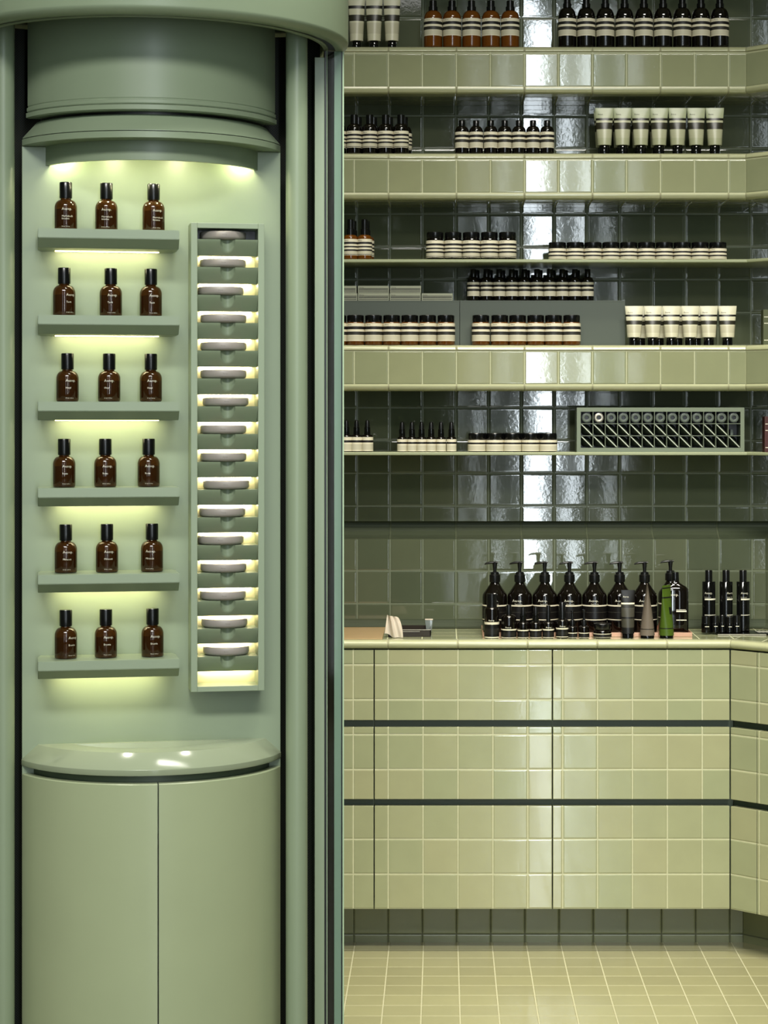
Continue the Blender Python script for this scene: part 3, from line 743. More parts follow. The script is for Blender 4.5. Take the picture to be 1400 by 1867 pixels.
# A: top shelf
place_row(tube('squeeze_tube', 0.0525, 0.0195, 0.165, (0, 0.020), 0.0128, b_tube2), [650, 682, 714.5], DS, ZA,
          nth('tall white squeeze tube on top shelf beside the column, %s'), 'tall white tubes on the top shelf')
place_row(shelf_bottle('amber_bottle', 'bottle', 0.0271, 0.086, 0.109, 0.0115, (0.110, 0.140), 0.0135, (0.0335, 0.0845), m_amber, b_wide, True),
          [789.5, 824, 859.5, 895, 930], DS, ZA, nth('round amber bottle with white banded label, %s of five on top shelf'), 'amber bottles on the top shelf')
place_row(shelf_bottle('dark_bottle', 'bottle', 0.0268, 0.086, 0.118, 0.0105, (0.119, 0.150), 0.0125, (0.033, 0.0845), m_darkb, b_wide, True),
          [1034, 1068.6, 1103.4, 1138.6, 1173.7, 1208.6, 1243.7, 1277.7, 1312], DS, ZA, nth('tall dark brown bottle with white banded label, %s of nine on top shelf'), 'nine dark bottles on the top shelf')
# B: second shelf
b1 = shelf_bottle('dark_bottle', 'bottle', 0.0227, 0.069, 0.090, 0.008, (0.090, 0.1165), 0.0108, (0.0175, 0.0670), m_darkb, b_stripe)
place_row(b1, [617, 645.6, 674, 703, 731], DS, ZB, nth('dark bottle with striped label in front row beside the column, %s, second shelf'), 'dark striped bottles at the left of the second shelf')
b1b = dup(b1, (0, 0, 0), 0, 'x')
place_row(b1b, [653, 681, 710, 737], DS+0.052, ZB, nth('dark striped bottle half hidden in back row near the column, %s, second shelf'), 'back row of dark striped bottles on the second shelf')
b2 = shelf_bottle('small_dark_bottle', 'bottle', 0.0203, 0.066, 0.083, 0.007, (0.083, 0.100), 0.0092, (0.0175, 0.0645), m_darkb, b_wide, mark=0.0045)
place_row(b2, [842, 868, 894.6, 920, 946, 971.5, 997.5], DS, ZB, nth('small dark bottle with banded label, %s of seven, second shelf'), 'seven small dark bottles on the second shelf')
tb = tube('squeeze_tube', 0.0545, 0.0208, 0.137, (0, 0.026), 0.0150, b_tube)
place_row(tb, [1101.5, 1134.6, 1168, 1201.5, 1235, 1269, 1303], DS, ZB, nth('pale green squeeze tube with dark band, %s of seven, second shelf'), 'pale green tubes on the second shelf', jit=0.03)
tbb = dup(tb, (0, 0, 0), 0, 'x')
place_row(tbb, [1099, 1132, 1166, 1199], DS+0.055, ZB, nth('pale green squeeze tube hidden behind the front tubes, %s, second shelf'), 'back row of pale green tubes', jit=0.03)
# C: upper thin shelf
DC = 6.43
c1 = shelf_bottle('amber_serum_bottle', 'bottle', 0.0220, 0.062, 0.074, 0.009, (0.0735, 0.120), 0.0112, (0.0125, 0.0605), m_amber, b_stripe, True)
place_row(c1, [639, 664.6], DC, ZC, nth('amber bottle with tall black cap in front pair beside the column, %s'), 'amber serum bottles on the upper thin shelf')
c1b = dup(c1, (0, 0, 0), 0, 'x')
place_row(c1b, [644, 668.5], DC+0.052, ZC, nth('amber bottle with tall black cap behind the front pair, %s'), 'back pair of amber serum bottles')
place_row(jar('tall_jar', 0.0262, (0.062, 0.0815), 0.0248, (0.0062, 0.0560), m_darkb, b_stripe), [793, 826, 859, 892, 925], DC, ZC,
          nth('black lidded jar with many stripes, %s of five on upper thin shelf'), 'five striped jars on the upper thin shelf')
place_row(jar('low_jar', 0.0259, (0.0335, 0.0515), 0.0254, (0.0015, 0.0325), m_darkb, b_low, mark=0.004), [1016+32.5*i for i in range(10)], DC, ZC,
          nth('low black lidded jar with striped label, %s of ten on upper thin shelf'), 'ten low jars on the upper thin shelf')
# risers and what stands on them
ZR = 1.8845
def riser(px0, px1, label):
    x0 = (px0-XV)/612; x1 = (px1-XV)/612; o = empty('display_riser', ((x0+x1)/2, 6.54, ZE), label, 'display riser', 'grey green display risers')
    w_ = (x1-x0)/2-0.0008
    bm = bmesh.new(); box(bm, -w_, w_, -0.07, -0.064, 0.0, ZR-ZE-0.004); mesh_obj('front_panel', bm, m_riser, o)
    mesh_obj('top_panel', box_bm(-w_, w_, -0.07, 0.085, ZR-ZE-0.004, ZR-ZE, bev=0.0006), m_riser, o)
    bm = bmesh.new(); box(bm, -w_, -w_+0.006, -0.064, 0.085, 0, ZR-ZE-0.004); box(bm, w_-0.006, w_, -0.064, 0.085, 0, ZR-ZE-0.004); mesh_obj('side_panel', bm, m_riser, o)
riser(540, 838, 'grey green riser carrying the flat striped cartons')
riser(838, 1140, 'grey green riser carrying small dark bottles, left of cream tubes')
def carton_proto(name='carton'):
    root = empty(name, (0, 0, 0), 'x', 'carton')
    o = mesh_obj('box', box_bm(-0.0462, 0.0462, 0, 0.10, 0, 0.0222, bev=0.0005), plain('pale carton board', (158, 161, 138), 0.6), root)
    mesh_obj('printed_face', box_bm(-0.0440, 0.0440, -0.0004, 0.0002, 0.0012, 0.0208), b_carton, root)
    bm = bmesh.new(); text_flat(bm, WORDMARK, 0.0052, -0.0425, -0.0007, 0.0158); mesh_obj('lettering', bm, m_tdark, root.children[1])
    return root
cp = carton_proto()
DCt = 6.50; kx = F/DCt
items = [((1-0.5)*0, 0)]
first = True
for lvl, cx in [(0, 623.5), (0, 681.2), (0, 739), (0, 797), (1, 622), (1, 681), (1, 739.5)]:
    loc = ((cx-XV)/kx, DCt-0.015, ZR+0.0002+lvl*0.0226)
    i = [623.5, 681.2, 739, 797].index(cx) if lvl == 0 else [622, 681, 739.5].index(cx)
    lb = 'flat striped carton, %s, %s layer on the left riser' % (['against the column', 'second from the column', 'third from the column', 'fourth from the column'][i], ['bottom', 'top'][lvl])
    if first: cp.location = loc; cp['label'] = lb; cp['group'] = 'flat striped cartons on the riser'; first = False
    else: dup(cp, loc, 0, lb, 'flat striped cartons on the riser')
d2 = shelf_bottle('small_dark_bottle', 'bottle', 0.0184, 0.058, 0.072, 0.006, (0.072, 0.0955), 0.0088, (0.0145, 0.0560), m_darkb, b_wide, mark=0.004)
place_row(d2, [863, 887, 910, 933, 956, 979, 1002, 1025, 1048, 1071], 6.505, ZR, nth('small dark bottle on right riser, %s of ten in front row'), 'front row of small dark bottles on the riser')
d2b = dup(d2, (0, 0, 0), 0, 'x')
place_row(d2b, [869, 893, 916, 939, 961, 984, 1007, 1030, 1052], 6.505+0.045, ZR, nth('small dark bottle on right riser, %s in the back row'), 'back row of small dark bottles on the riser')
# E: on the third tiled shelf
e1 = jar('amber_jar', 0.0264, (0.0675, 0.0890), 0.0248, (0.0120, 0.0648), m_amber, b_wide)
place_row(e1, [616, 648, 681, 714, 747, 779.6, 813], DS, ZE, nth('amber jar before left riser, %s of the run'), 'amber jars in front of the left riser')
e2 = dup(e1, (0, 0, 0), 0, 'x')
place_row(e2, [876.5, 911, 943.5, 976.5, 1009, 1042], DS, ZE, nth('amber jar before right riser, %s of six'), 'amber jars in front of the right riser')
e3 = tube('squeeze_tube', 0.0545, 0.0205, 0.1165, (0, 0.0235), 0.0150, b_tube2)
place_row(e3, [1156, 1190, 1224, 1258, 1292, 1326], DS, ZE, nth('cream squeeze tube with dark band, %s of six beside riser'), 'cream tubes beside the riser', jit=0.03)
e3b = dup(e3, (0, 0, 0), 0, 'x')
place_row(e3b, [1167, 1201, 1235, 1269], DS+0.06, ZE, nth('cream squeeze tube half hidden behind the front tubes, %s'), 'back row of cream tubes', jit=0.03)
def small_box(name, px, D, z, wd, h, mat, label, dpt=0.05):
    root = empty(name, ((px-XV)*D/F+wd/2, D, z), label, 'carton')
    mesh_obj('box', box_bm(-wd/2, wd/2, 0, dpt, 0.0002, h, bev=0.0006), mat, root)
    bm = bmesh.new()
    for f in (0.78, 0.6, 0.12): box(bm, -wd/2+0.002, wd/2-0.01, -0.0005, 0.0003, h*f, h*f+0.002)
    mesh_obj('printed_lines', bm, m_text, root)
small_box('olive_carton', 1391.5, 6.36, ZE, 0.05, 0.103, m_olive, 'olive green carton at the right picture edge beside cream tubes')
small_box('red_carton', 1394, 6.36, ZF, 0.05, 0.105, m_red, 'dark red carton at the right picture edge on lower thin shelf')
# F: lower thin shelf
f1 = dropper('dropper_bottle', 0.0172, 0.045, 0.0520, 0.0945, (0.0025, 0.0440), b_plain)
place_row(f1, [611, 631.5, 650, 669.5], DC, ZF, nth('larger dropper bottle beside the column on lower thin shelf, %s'), 'larger dropper bottles beside the column')
f2 = dropper('dropper_bottle', 0.0143, 0.038, 0.0455, 0.0895, (0.0018, 0.0375), b_plain)
place_row(f2, [733, 751, 768.5, 786, 804, 823], DC, ZF, nth('slim dropper bottle in the group of six, %s, lower thin shelf'), 'six slim dropper bottles')
f3 = jar('low_jar', 0.0262, (0.037, 0.0555), 0.0250, (0.0025, 0.0355), m_darkb, b_plain, mark=0)
place_row(f3, [869, 902, 934, 967, 999.5], DC, ZF, nth('low cream jar with flat black lid, %s of five left of rack'), 'five low jars left of the compartment rack')
f3b = dup(f3, (0, 0, 0), 0, 'x')
place_row(f3b, [879, 911, 943, 975], DC+0.056, ZF, nth('low jar in the back row behind front five, %s'), 'back row of low jars')
# compartment rack
DR = 6.405; kr = F/DR
rx0, rx1 = (1051.5-XV)/kr, (1357-XV)/kr; rz0 = ZF+0.0003; rz1 = EYE+(768-743)/kr
fw = 0.0122; rr = empty('compartment_rack', ((rx0+rx1)/2, DR, rz0), 'pale green rack of thirty nine square compartments on lower thin shelf', 'display rack')
hw = (rx1-rx0)/2; hh = rz1-rz0; RDp = 0.085
bm = bmesh.new(); box(bm, -hw, hw, 0, RDp, 0, fw); box(bm, -hw, hw, 0, RDp, hh-fw, hh); box(bm, -hw, -hw+fw*0.95, 0, RDp, fw, hh-fw); box(bm, hw-fw*0.95, hw, 0, RDp, fw, hh-fw)
mesh_obj('frame', bm, m_rackp, rr)
gx0 = -hw+fw*0.95; gx1 = hw-fw*0.95; cw = (gx1-gx0)/13; chh = (hh-2*fw)/3
bm = bmesh.new()
for i in range(1, 13): box(bm, gx0+cw*i-0.0008, gx0+cw*i+0.0008, 0.0005, RDp-0.003, fw, hh-fw)
for j in range(1, 3): box(bm, gx0, gx1, 0.0008, RDp-0.003, fw+chh*j-0.0008, fw+chh*j+0.0008)
mesh_obj('dividers', bm, m_rackp, rr)
mesh_obj('back_panel', box_bm(gx0, gx1, RDp-0.003, RDp, fw, hh-fw), m_black, rr)
# aluminium tubes lying in it: top row shows the caps, the two lower rows the crimped ends
tcap = empty('aluminium_tube', (0, 0, 0), 'x', 'tube', 'aluminium tubes in the rack, caps outwards')
def horiz(bm): bm.transform(Matrix.Rotation(PI/2, 4, 'X')); return bm    # +z -> -y
mesh_obj('cap', horiz(lathe_bm([(0.0060, -0.008), (0.0062, -0.001), (0.0100, 0.0), (0.0138, -0.0012), (0.0142, -0.003), (0.0142, -0.014), (0, -0.014)], 24)), m_ringg, tcap, smooth=True)
mesh_obj('tube_body', horiz(lathe_bm([(0, -0.009), (0.0059, -0.009), (0.0061, -0.0138), (0.0152, -0.0142), (0.0152, -0.07), (0, -0.07)], 24)), m_black, tcap, smooth=True)
tcr = empty('aluminium_tube', (0, 0, 0), 'x', 'tube', 'aluminium tubes in the rack, crimped ends outwards')
def crimp_bm():
    bm = bmesh.new(); n = 24; rings = []
    for j in range(9):
        t = j/8; a = 0.0215*(1-t)+0.0155*t; b_ = 0.0020*(1-t)+0.0155*t if j else 0.0020
        rings.append([bm.verts.new((a*math.cos(2*PI*i/n), 0.06*t, b_*math.sin(2*PI*i/n))) for i in range(n)])
    for A, B in zip(rings, rings[1:]):
        for i in range(n): bm.faces.new((A[i], B[i], B[(i+1) % n], A[(i+1) % n]))
    bm.faces.new(rings[0]); bm.faces.new(rings[-1][::-1]); bmesh.ops.recalc_face_normals(bm, faces=bm.faces)
    bm.transform(Matrix.Rotation(PI/4, 4, 'Y')); return bm
mesh_obj('tube_body', crimp_bm(), m_ringg, tcr, smooth=True)
bm = bmesh.new(); box(bm, -0.0226, 0.0226, -0.002, 0.005, -0.0017, 0.0017, bev=0.0012); bm.transform(Matrix.Rotation(PI/4, 4, 'Y')); mesh_obj('crimped_end', bm, m_alu, tcr)
fa = fb = True
for j in range(3):
    for i in range(13):
        loc = (rr.location.x+gx0+cw*(i+0.5), DR+0.006, rz0+fw+chh*(2-j+0.5))
        if j == 0:
            lb = 'round capped aluminium tube, %s compartment of the top rack row' % ORD[i]
            if i == 1: lb = 'shiny capped aluminium tube, second compartment of the top rack row'
            if fa: tcap.location = loc; tcap['label'] = lb; fa = False; o = tcap
            else: o = dup(tcap, loc, 0, lb)
            if i == 1: o.children[0].data = o.children[0].data.copy(); o.children[0].data.materials[0] = m_steel
        else:
            if j == 1 and i == 12: continue
            lb = 'crimped aluminium tube lying diagonal, %s compartment of the %s rack row' % (ORD[i], ['', 'middle', 'bottom'][j])
            if fb: tcr.location = loc; tcr['label'] = lb; fb = False
            else: dup(tcr, loc, 0, lb)
lk = empty('dark_tube', (rr.location.x+gx0+cw*12.4, DR+0.03, rz0+fw+chh*1+0.001), 'dim dark tube in the last compartment of the middle rack row', 'tube')
mesh_obj('tube_body', box_bm(-0.004, 0.004, 0, 0.04, 0, 0.017, bev=0.001), m_ringg, lk)

# ------------------------------------------------------------------ on the counter
def pump_bottle(name='pump_bottle'):
    root = empty(name, (0, 0, 0), 'x', 'pump bottle', 'large black pump bottles on the counter tray')
    r = 0.0365
    prof = [(0, 0.001), (r-0.005, 0), (r-0.001, 0.002), (r, 0.006), (r, 0.106)] + [(0.015+(r-0.015)*math.cos(t*PI/20), 0.108+0.038*math.sin(t*PI/20)**1.15) for t in range(1, 1)] + [(r-0.0012, 0.1135), (r-0.004, 0.1185), (r-0.0085, 0.1245), (0.0225, 0.1320), (0.0175, 0.1395), (0.0142, 0.1445), (0.013, 0.148), (0.013, 0.153)]
    body = mesh_obj('bottle_body', lathe_bm(prof, 40), m_darkb, root, smooth=True, sharp=60)
    mesh_obj('collar', lathe_bm([(0, 0.150), (0.0155, 0.150), (0.016, 0.152), (0.0158, 0.170), (0.0125, 0.1725), (0.012, 0.178), (0.0075, 0.180), (0, 0.180)], 28), m_black, root, smooth=True)
    bm = bmesh.new(); lathe(bm, [(0, 0.178), (0.0048, 0.178), (0.0052, 0.188), (0.0072, 0.206), (0.0074, 0.2085), (0, 0.2095)], 18)
    # spout, pointing left
    A = None
    pts = [(0.0095, 0.2075, 0.0062, 0.0028), (-0.004, 0.2072, 0.0064, 0.0036), (-0.016, 0.2062, 0.0054, 0.0036), (-0.025, 0.2042, 0.0046, 0.0028), (-0.030, 0.2020, 0.0038, 0.0018)]
    rings = [[bm.verts.new((x, b_*math.cos(2*PI*i/10), z+c_*math.sin(2*PI*i/10))) for i in range(10)] for x, z, b_, c_ in pts]
    for A, B in zip(rings, rings[1:]):
        for i in range(10): bm.faces.new((A[i], A[(i+1) % 10], B[(i+1) % 10], B[i]))
    bm.faces.new(rings[0]); bm.faces.new(rings[-1][::-1]); bmesh.ops.recalc_face_normals(bm, faces=bm.faces)
    mesh_obj('pump_head', bm, m_black, root, smooth=True)
    lo = mesh_obj('paper_label', band(r, 0.036, 0.084, 40), b_black, root, smooth=True)
    bm = bmesh.new(); text_on(bm, WORDMARK, 0.0105, r, -0.55, 0.0935); text_on(bm, 'Resurrection', 0.0042, r, -0.35, 0.0858)
    mesh_obj('lettering', bm, m_text, body)
    return root
ZTR = ZCT+0.0045
pb = pump_bottle()
pxs = [902, 947.4, 993, 1038, 1083.6, 1129.5, 1175]
place_row(pb, pxs, 6.40, ZTR, nth('large black pump bottle on counter tray, %s of the front seven'), 'large black pump bottles on the counter tray', jit=0.12)
pb8 = dup(pb, ((1222-XV)*6.47/F, 6.468, ZTR), 0.05, 'large black pump bottle standing behind the squarer screw capped bottle')
# squarer bottle with screw cap in front of it
sq = empty('screw_cap_bottle', ((1231-XV)*6.385/F, 6.385, ZTR), 'large flat black bottle with screw cap at the tray right end', 'bottle')
def sq_ring(bm, a, b_, z, n=40, p=3.2):
    out = []
    for i in range(n):
        t = 2*PI*i/n; c_, s_ = math.cos(t), math.sin(t)
        out.append(bm.verts.new((a*math.copysign(abs(c_)**(2/p), c_), b_*math.copysign(abs(s_)**(2/p), s_), z)))
    return out
bm = bmesh.new(); R_ = [sq_ring(bm, a, b_, z) for a, b_, z in ((0.034, 0.022, 0), (0.0375, 0.025, 0.003), (0.038, 0.026, 0.008), (0.038, 0.026, 0.122), (0.0365, 0.0245, 0.131), (0.031, 0.021, 0.138), (0.02, 0.016, 0.144), (0.0115, 0.0115, 0.150), (0.0105, 0.0105, 0.156))]
for A, B in zip(R_, R_[1:]):
    for i in range(40): bm.faces.new((A[i], A[(i+1) % 40], B[(i+1) % 40], B[i]))
bm.faces.new(R_[0][::-1]); bm.faces.new(R_[-1]); sb = mesh_obj('bottle_body', bm, m_darkb, sq, smooth=True, sharp=50)
sc_ = mesh_obj('screw_cap', lathe_bm([(0, 0.152), (0.0105, 0.152), (0.0112, 0.154), (0.0105, 0.164), (0.0102, 0.178), (0.0095, 0.180), (0, 0.180)], 24), m_cap, sq, smooth=True); 
bm = bmesh.new(); box(bm, 0.0, 0.030, -0.0266, -0.0258, 0.065, 0.0695); box(bm, 0.0, 0.030, -0.0266, -0.0258, 0.040, 0.0425); box(bm, 0.0, 0.028, -0.0266, -0.0258, 0.0715, 0.0723)
text_flat(bm, WORDMARK, 0.012, -0.026, -0.0268, 0.112)
mesh_obj('printed_label', bm, m_text, sb)
# pink metal tray
def tray(x0, x1, y0, y1, z, h, mat, name, label, cat):
    root = empty(name, ((x0+x1)/2, (y0+y1)/2, z), label, cat)
    a = (x1-x0)/2; b_ = (y1-y0)/2
    mesh_obj('base', box_bm(-a, a, -b_, b_, 0, 0.004, bev=0.0008), mat, root)
    bm = bmesh.new(); box(bm, -a, a, -b_, -b_+0.003, 0.004, h, bev=0.0006); box(bm, -a, a, b_-0.003, b_, 0.004, h, bev=0.0006)
    box(bm, -a, -a+0.003, -b_+0.003, b_-0.003, 0.004, h); box(bm, a-0.003, a, -b_+0.003, b_-0.003, 0.004, h)
    mesh_obj('rim', bm, mat, root); return root
tray((880-XV)/628, (1262-XV)/626, 6.325, 6.55, ZCT+0.0002, 0.0125, m_copper, 'metal_tray', 'pinkish copper tray carrying the large black pump bottles', 'tray')
# smaller testers standing in front of it
DT = 6.288; kt = F/DT
def solo(proto, px, label, group=None, rz=0.0, D=DT, z=ZCT):
    proto.location = ((px-XV)*D/F, D, z+0.0003); proto.rotation_euler = (0, 0, rz); proto['label'] = label
    if group: proto['group'] = group
def tester(name, r, zsh, zneck, capz, rcap, labz, cat='bottle'):
    t = shelf_bottle(name, cat, r, zsh, zneck, 0.006, capz, rcap, labz, m_darkb, b_mini, mark=0)
    bm = bmesh.new(); text_on(bm, WORDMARK, 0.0068, r, -0.5, labz[1]+0.003); mesh_obj('lettering', bm, m_text, t.children[0]); return t
g_ = 'small dark testers in front of the tray'
solo(tester('tester_bottle', 0.0212, 0.082, 0.092, (0.0905, 0.129), 0.0150, (0.002, 0.0475)), 896.5, 'tall dark tester bottle with smoky cylinder cap at tray left end', g_)
solo(tester('tester_bottle', 0.0222, 0.058, 0.069, (0.069, 0.096), 0.0072, (0.002, 0.0275)), 927.5, 'broad shouldered dark tester bottle with stepped narrow cap', g_)
tp = dropper('dropper_tester', 0.0162, 0.040, 0.0480, 0.0915, (0.0018, 0.0250), b_mini); solo(tp, 953.5, 'small dropper tester, left one of two in front of tray', g_)
tq = dropper('dropper_tester', 0.0172, 0.041, 0.0480, 0.0925, (0.0018, 0.0260), b_mini); solo(tq, 976.5, 'small dropper tester, right one of two in front of tray', g_)
solo(tester('tester_bottle', 0.0165, 0.040, 0.0485, (0.0485, 0.094), 0.0062, (0.002, 0.0270)), 999.5, 'small dark tester bottle with slim straight black cap', g_)
solo(tester('tester_bottle', 0.0182, 0.048, 0.0560, (0.056, 0.104), 0.0095, (0.004, 0.0305)), 1025, 'dark tester bottle with wide tall cap left of mini pumps', g_)
def mini_pump(r, h):
    root = shelf_bottle('mini_pump_bottle', 'pump bottle', r, 0.030, 0.036, 0.005, (0.036, 0.052), 0.0072, (0.002, 0.0165), m_darkb, b_mini, mark=0)
    mesh_obj('pump_head', lathe_bm([(0, 0.052), (0.0038, 0.052), (0.0036, h-0.008), (0.0052, h-0.006), (0.0052, h-0.001), (0, h)], 14), m_black, root, smooth=True); return root
solo(mini_pump(0.0140, 0.081), 1043.5, 'tiny dark pump tester, left one of a pair', g_)
solo(mini_pump(0.0152, 0.083), 1064.5, 'tiny dark pump tester, right one of a pair', g_)
solo(jar('low_jar', 0.0262, (0.026, 0.0430), 0.0262, (0.0035, 0.0145), m_darkb, b_mini, mark=0), 1098, 'low dark lidded jar before the tray, left of the dark tube', g_)
t1 = tube('squeeze_tube', 0.0410, 0.0185, 0.139, (0, 0.014), 0.0165, b_dtube, 0.0065, m_text); solo(t1, 1144.5, 'dark squeeze tube with pale band facing front before the tray', rz=0.05)
t2 = tube('squeeze_tube', 0.050, 0.0212, 0.157, (0, 0.0085), 0.0200, b_gytube, 0); solo(t2, 1180, 'taupe grey squeeze tube seen edge on before the tray', rz=PI/2-0.05)
t3 = tube('squeeze_tube', 0.050, 0.0212, 0.153, (0, 0.0085), 0.0200, b_gtube, 0); solo(t3, 1215, 'bright green squeeze tube with black bands before the tray', rz=PI/2-0.62)
bm = bmesh.new(); box(bm, -0.006, 0.006, -0.0150, -0.0130, 0.070, 0.090); bm2 = bm
# dark printed patch on the green tube's flat side
for v in bm2.verts:
    t = (v.co.z-0.0085)/(0.153-0.0085); yy = -(0.0212*(1-t**1.25)*0.98+0.0012); v.co.y = yy if v.co.y < -0.014 else yy+0.0008
mesh_obj('printed_patch', bm2, m_black, t3)
# grey plate under the testers
x0, x1 = (868-XV)/630, (1283-XV)/633
# left: basin plate, dark tray, tissue, plastic holder
bs = empty('basin_plate', (-0.33, 6.33, ZCT), 'pinkish tan copper plate lying on counter beside the column', 'basin plate')
bm = bmesh.new()
px_r = (700-XV)/(F/6.25)
box(bm, -0.30, (697-XV)*6.245/F+0.33, 6.245-6.33, 6.585-6.33, 0.0004, 0.004, bev=0.001); mesh_obj('plate', bm, m_tan, bs)
dt = empty('dark_tray', (-0.095, 6.40, ZCT), 'shallow dark brown tray on the counter holding the tissue', 'tray')
ta, tb_ = 0.0625, 0.075
bm = bmesh.new(); box(bm, -ta, ta, -tb_, tb_, 0.0006, 0.003)
for q in ((-ta, ta, -tb_, -tb_+0.003), (-ta, ta, tb_-0.003, tb_), (-ta, -ta+0.003, -tb_, tb_), (ta-0.003, ta, -tb_, tb_)): box(bm, *q, 0.003, 0.020)
m_brown = plain('dark bronze', (50, 42, 32), 0.3, metal=0.4)
mesh_obj('tray_body', bm, m_brown, dt)
bm = bmesh.new(); box(bm, -ta-0.0005, ta+0.0005, -tb_-0.0006, -tb_+0.0034, 0.0195, 0.0212, bev=0.0004); box(bm, -0.02, 0.03, -tb_-0.003, -tb_-0.0005, 0.0150, 0.0165, bev=0.0003)
mesh_obj('bright_rim', bm, m_steel, dt)
hd = empty('plastic_holder', ((782-XV)*6.44/F, 6.44, ZCT+0.0032), 'small clear plastic holder standing in the dark tray', 'holder')
bm = bmesh.new(); box(bm, -0.010, 0.010, -0.008, 0.008, 0.0003, 0.037, bev=0.002); 
for v in bm.verts: v.co.x *= 1+0.25*(v.co.z-0.02)/0.02
mesh_obj('holder_body', bm, m_acry, hd, smooth=True)
mesh_obj('holder_rim', box_bm(-0.0118, 0.0118, -0.009, 0.009, 0.0355, 0.0385, bev=0.001), plain('pale rim', (210, 196, 176), 0.4), hd)
# folded tissue
ts = empty('tissue', ((718-XV)*6.31/F, 6.31, ZCT), 'folded white tissue drooping over the front of the dark tray', 'tissue')
def tissue_bm():
    bm = bmesh.new(); n, m_ = 22, 30; g = []
    for j in range(m_+1):
        t = j/m_
        row = []
        for i in range(n+1):
            u = i/n
            # outline: raised left foot, flat top left, rounded right shoulder
            xl_ = -0.0265+0.0065*t; xr_ = 0.0065+0.0205*math.sqrt(max(0.0, 1-t**1.7))
            z0 = 0.0012 + (0.011*(1-(u/0.42)**2) if u < 0.42 else 0)
            ztop = 0.0635-0.004*u
            x = xl_+(xr_-xl_)*u; z = z0+(ztop-z0)*t
            y = 0.006*math.sin(u*5.5+t*1.2)+0.004*math.sin(u*11+2*t)-0.012*(1-t)+0.010*t*t - 0.010*math.exp(-((u-0.55+0.25*t)/0.12)**2)
            row.append(bm.verts.new((x, y, z)))
        g.append(row)
    for j in range(m_):
        for i in range(n): bm.faces.new((g[j][i], g[j][i+1], g[j+1][i+1], g[j+1][i]))
    geom = bmesh.ops.solidify(bm, geom=list(bm.faces), thickness=0.0012)
    return bm
mesh_obj('folded_sheet', tissue_bm(), m_tissue, ts, smooth=True, sharp=60)

# right group: tall black bottles on a black plate
bp_ = empty('black_plate', (0.9, 6.43, ZCT), 'glossy black plate with pale edge at the counter right end', 'plate')
bm = bmesh.new(); 
pts = [(-0.105, 0.045), (-0.092, -0.062), (0.05, -0.062), (0.10, -0.11), (0.20, -0.05), (0.08, 0.045)]
A = [bm.verts.new((x, y, 0.0006)) for x, y in pts]; B = [bm.verts.new((x, y, 0.0045)) for x, y in pts]
for i in range(6): bm.faces.new((A[i], A[(i+1) % 6], B[(i+1) % 6], B[i]))
bm.faces.new(B); bm.faces.new(A[::-1]); bmesh.ops.recalc_face_normals(bm, faces=bm.faces)
mesh_obj('plate_top', bm, m_blackgl, bp_)
mesh_obj('pale_edge', box_bm(-0.092, 0.05, -0.0635, -0.0621, 0.0008, 0.0040), m_steel, bp_)
lf = empty('leaflet', (0.955, 6.43, ZCT+0.0048), 'black and white striped leaflet lying on the black plate', 'leaflet')
bm = bmesh.new()
for k in range(4):
    q = [(-0.02+0.011*k, -0.035), (-0.015+0.011*k, -0.035), (-0.023+0.011*k, 0.02), (-0.028+0.011*k, 0.02)]
    A = [bm.verts.new((x, y, 0.0012)) for x, y in q]; bm.faces.new(A)
mesh_obj('pale_stripes', bm, m_leaf, lf)
mesh_obj('sheet', box_bm(-0.028, 0.035, -0.036, 0.021, 0, 0.001), m_black, lf)
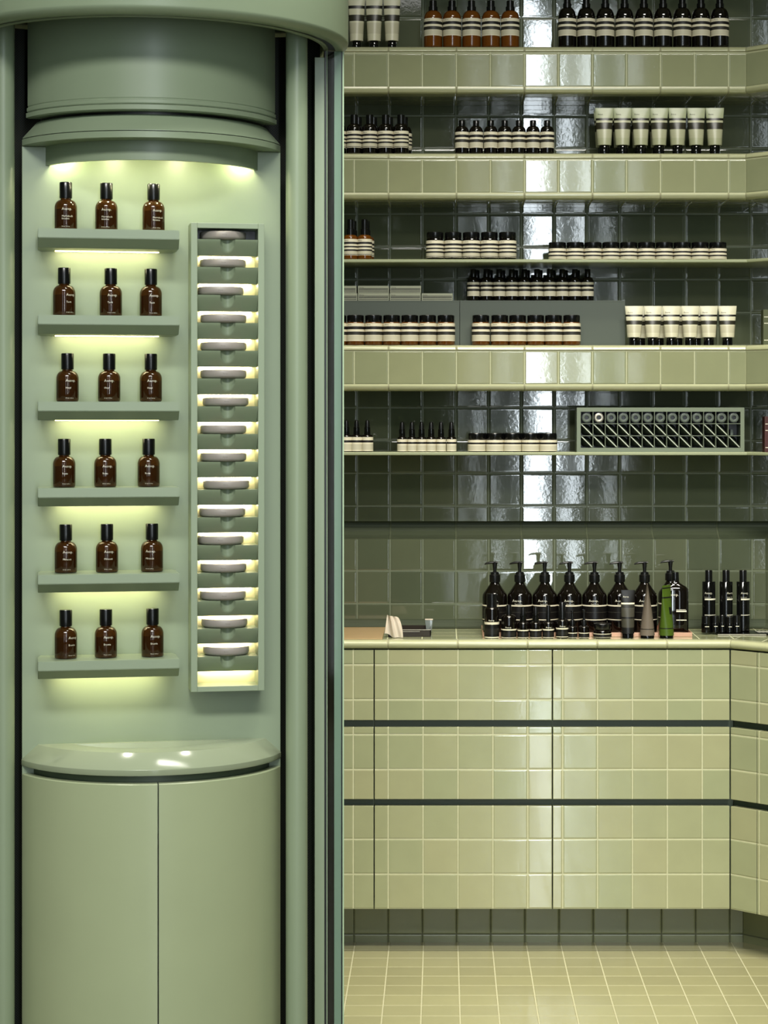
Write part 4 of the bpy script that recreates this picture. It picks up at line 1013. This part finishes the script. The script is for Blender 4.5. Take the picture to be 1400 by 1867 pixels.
def tall_spray():
    root = empty('tall_black_bottle', (0, 0, 0), 'x', 'bottle')
    r = 0.0196
    b_ = mesh_obj('bottle_body', lathe_bm([(0, 0), (r-0.002, 0), (r, 0.002), (r, 0.146), (r-0.001, 0.1475), (0, 0.1475)], 32), m_blackgl, root, smooth=True)
    mesh_obj('cap', lathe_bm([(0, 0.1475), (0.0108, 0.1475), (0.0108, 0.179), (0.0098, 0.181), (0, 0.181)], 28), m_cap, root, smooth=True)
    bm = bmesh.new(); text_on(bm, WORDMARK, 0.0085, r, -0.75, 0.1115); text_on(bm, 'Parsley Seed', 0.0036, r, -0.75, 0.1005)
    for zz, hh_ in ((0.0935, 0.0045), (0.0480, 0.002)):
        n = 16
        A = [bm.verts.new(((r+0.0005)*math.sin(-0.75+2.1*i/n), -(r+0.0005)*math.cos(-0.75+2.1*i/n), zz)) for i in range(n+1)]
        B = [bm.verts.new(((r+0.0005)*math.sin(-0.75+2.1*i/n), -(r+0.0005)*math.cos(-0.75+2.1*i/n), zz+hh_)) for i in range(n+1)]
        for i in range(n): bm.faces.new((A[i], A[i+1], B[i+1], B[i]))
    mesh_obj('lettering', bm, m_text, b_)
    return root
tsb = tall_spray()
gts = 'three tall black bottles at the counter right end'
for i, (px, rz) in enumerate(((1292, 0), (1323.5, 0.75), (1354.5, 0.3))):
    D = 6.45; loc = ((px-XV)*D/F, D, ZCT+(0.0048))
    lb = 'tall black bottle with narrow cap at counter right end, %s of three' % ['left', 'middle', 'right'][i]
    if i == 0: tsb.location = loc; tsb.rotation_euler = (0, 0, rz); tsb['label'] = lb; tsb['group'] = gts
    else: dup(tsb, loc, rz, lb, gts)
sm = None
for i, (px, r, h) in enumerate(((1287.5, 0.0145, 0.049), (1304, 0.0115, 0.050), (1316.5, 0.009, 0.052), (1330, 0.0105, 0.047), (1343, 0.0115, 0.051))):
    root = empty('small_black_bottle', ((px-XV)*6.405/F, 6.405 - (0.0 if i else 0.0), ZCT+(0.0048 if i else 0.0048)), 'small black vial before the tall black bottles, %s' % ['leftmost', 'second from left', 'third from left', 'fourth from left', 'rightmost'][i], 'bottle', 'small black vials at the counter right end')
    b_ = mesh_obj('bottle_body', lathe_bm([(0, 0), (r-0.001, 0), (r, 0.001), (r, h*0.55), (r*0.95, h*0.57)], 22), m_blackgl, root, smooth=True)
    mesh_obj('cap', lathe_bm([(0, h*0.57), (r*0.94, h*0.57), (r*0.94, h-0.001), (r*0.85, h), (0, h)], 22), m_cap, root, smooth=True)
    bm = bmesh.new(); box(bm, -r*0.4, r*0.45, -r-0.0006, -r+0.001, h*0.36, h*0.36+0.0018); mesh_obj('printed_line', bm, m_text, b_)
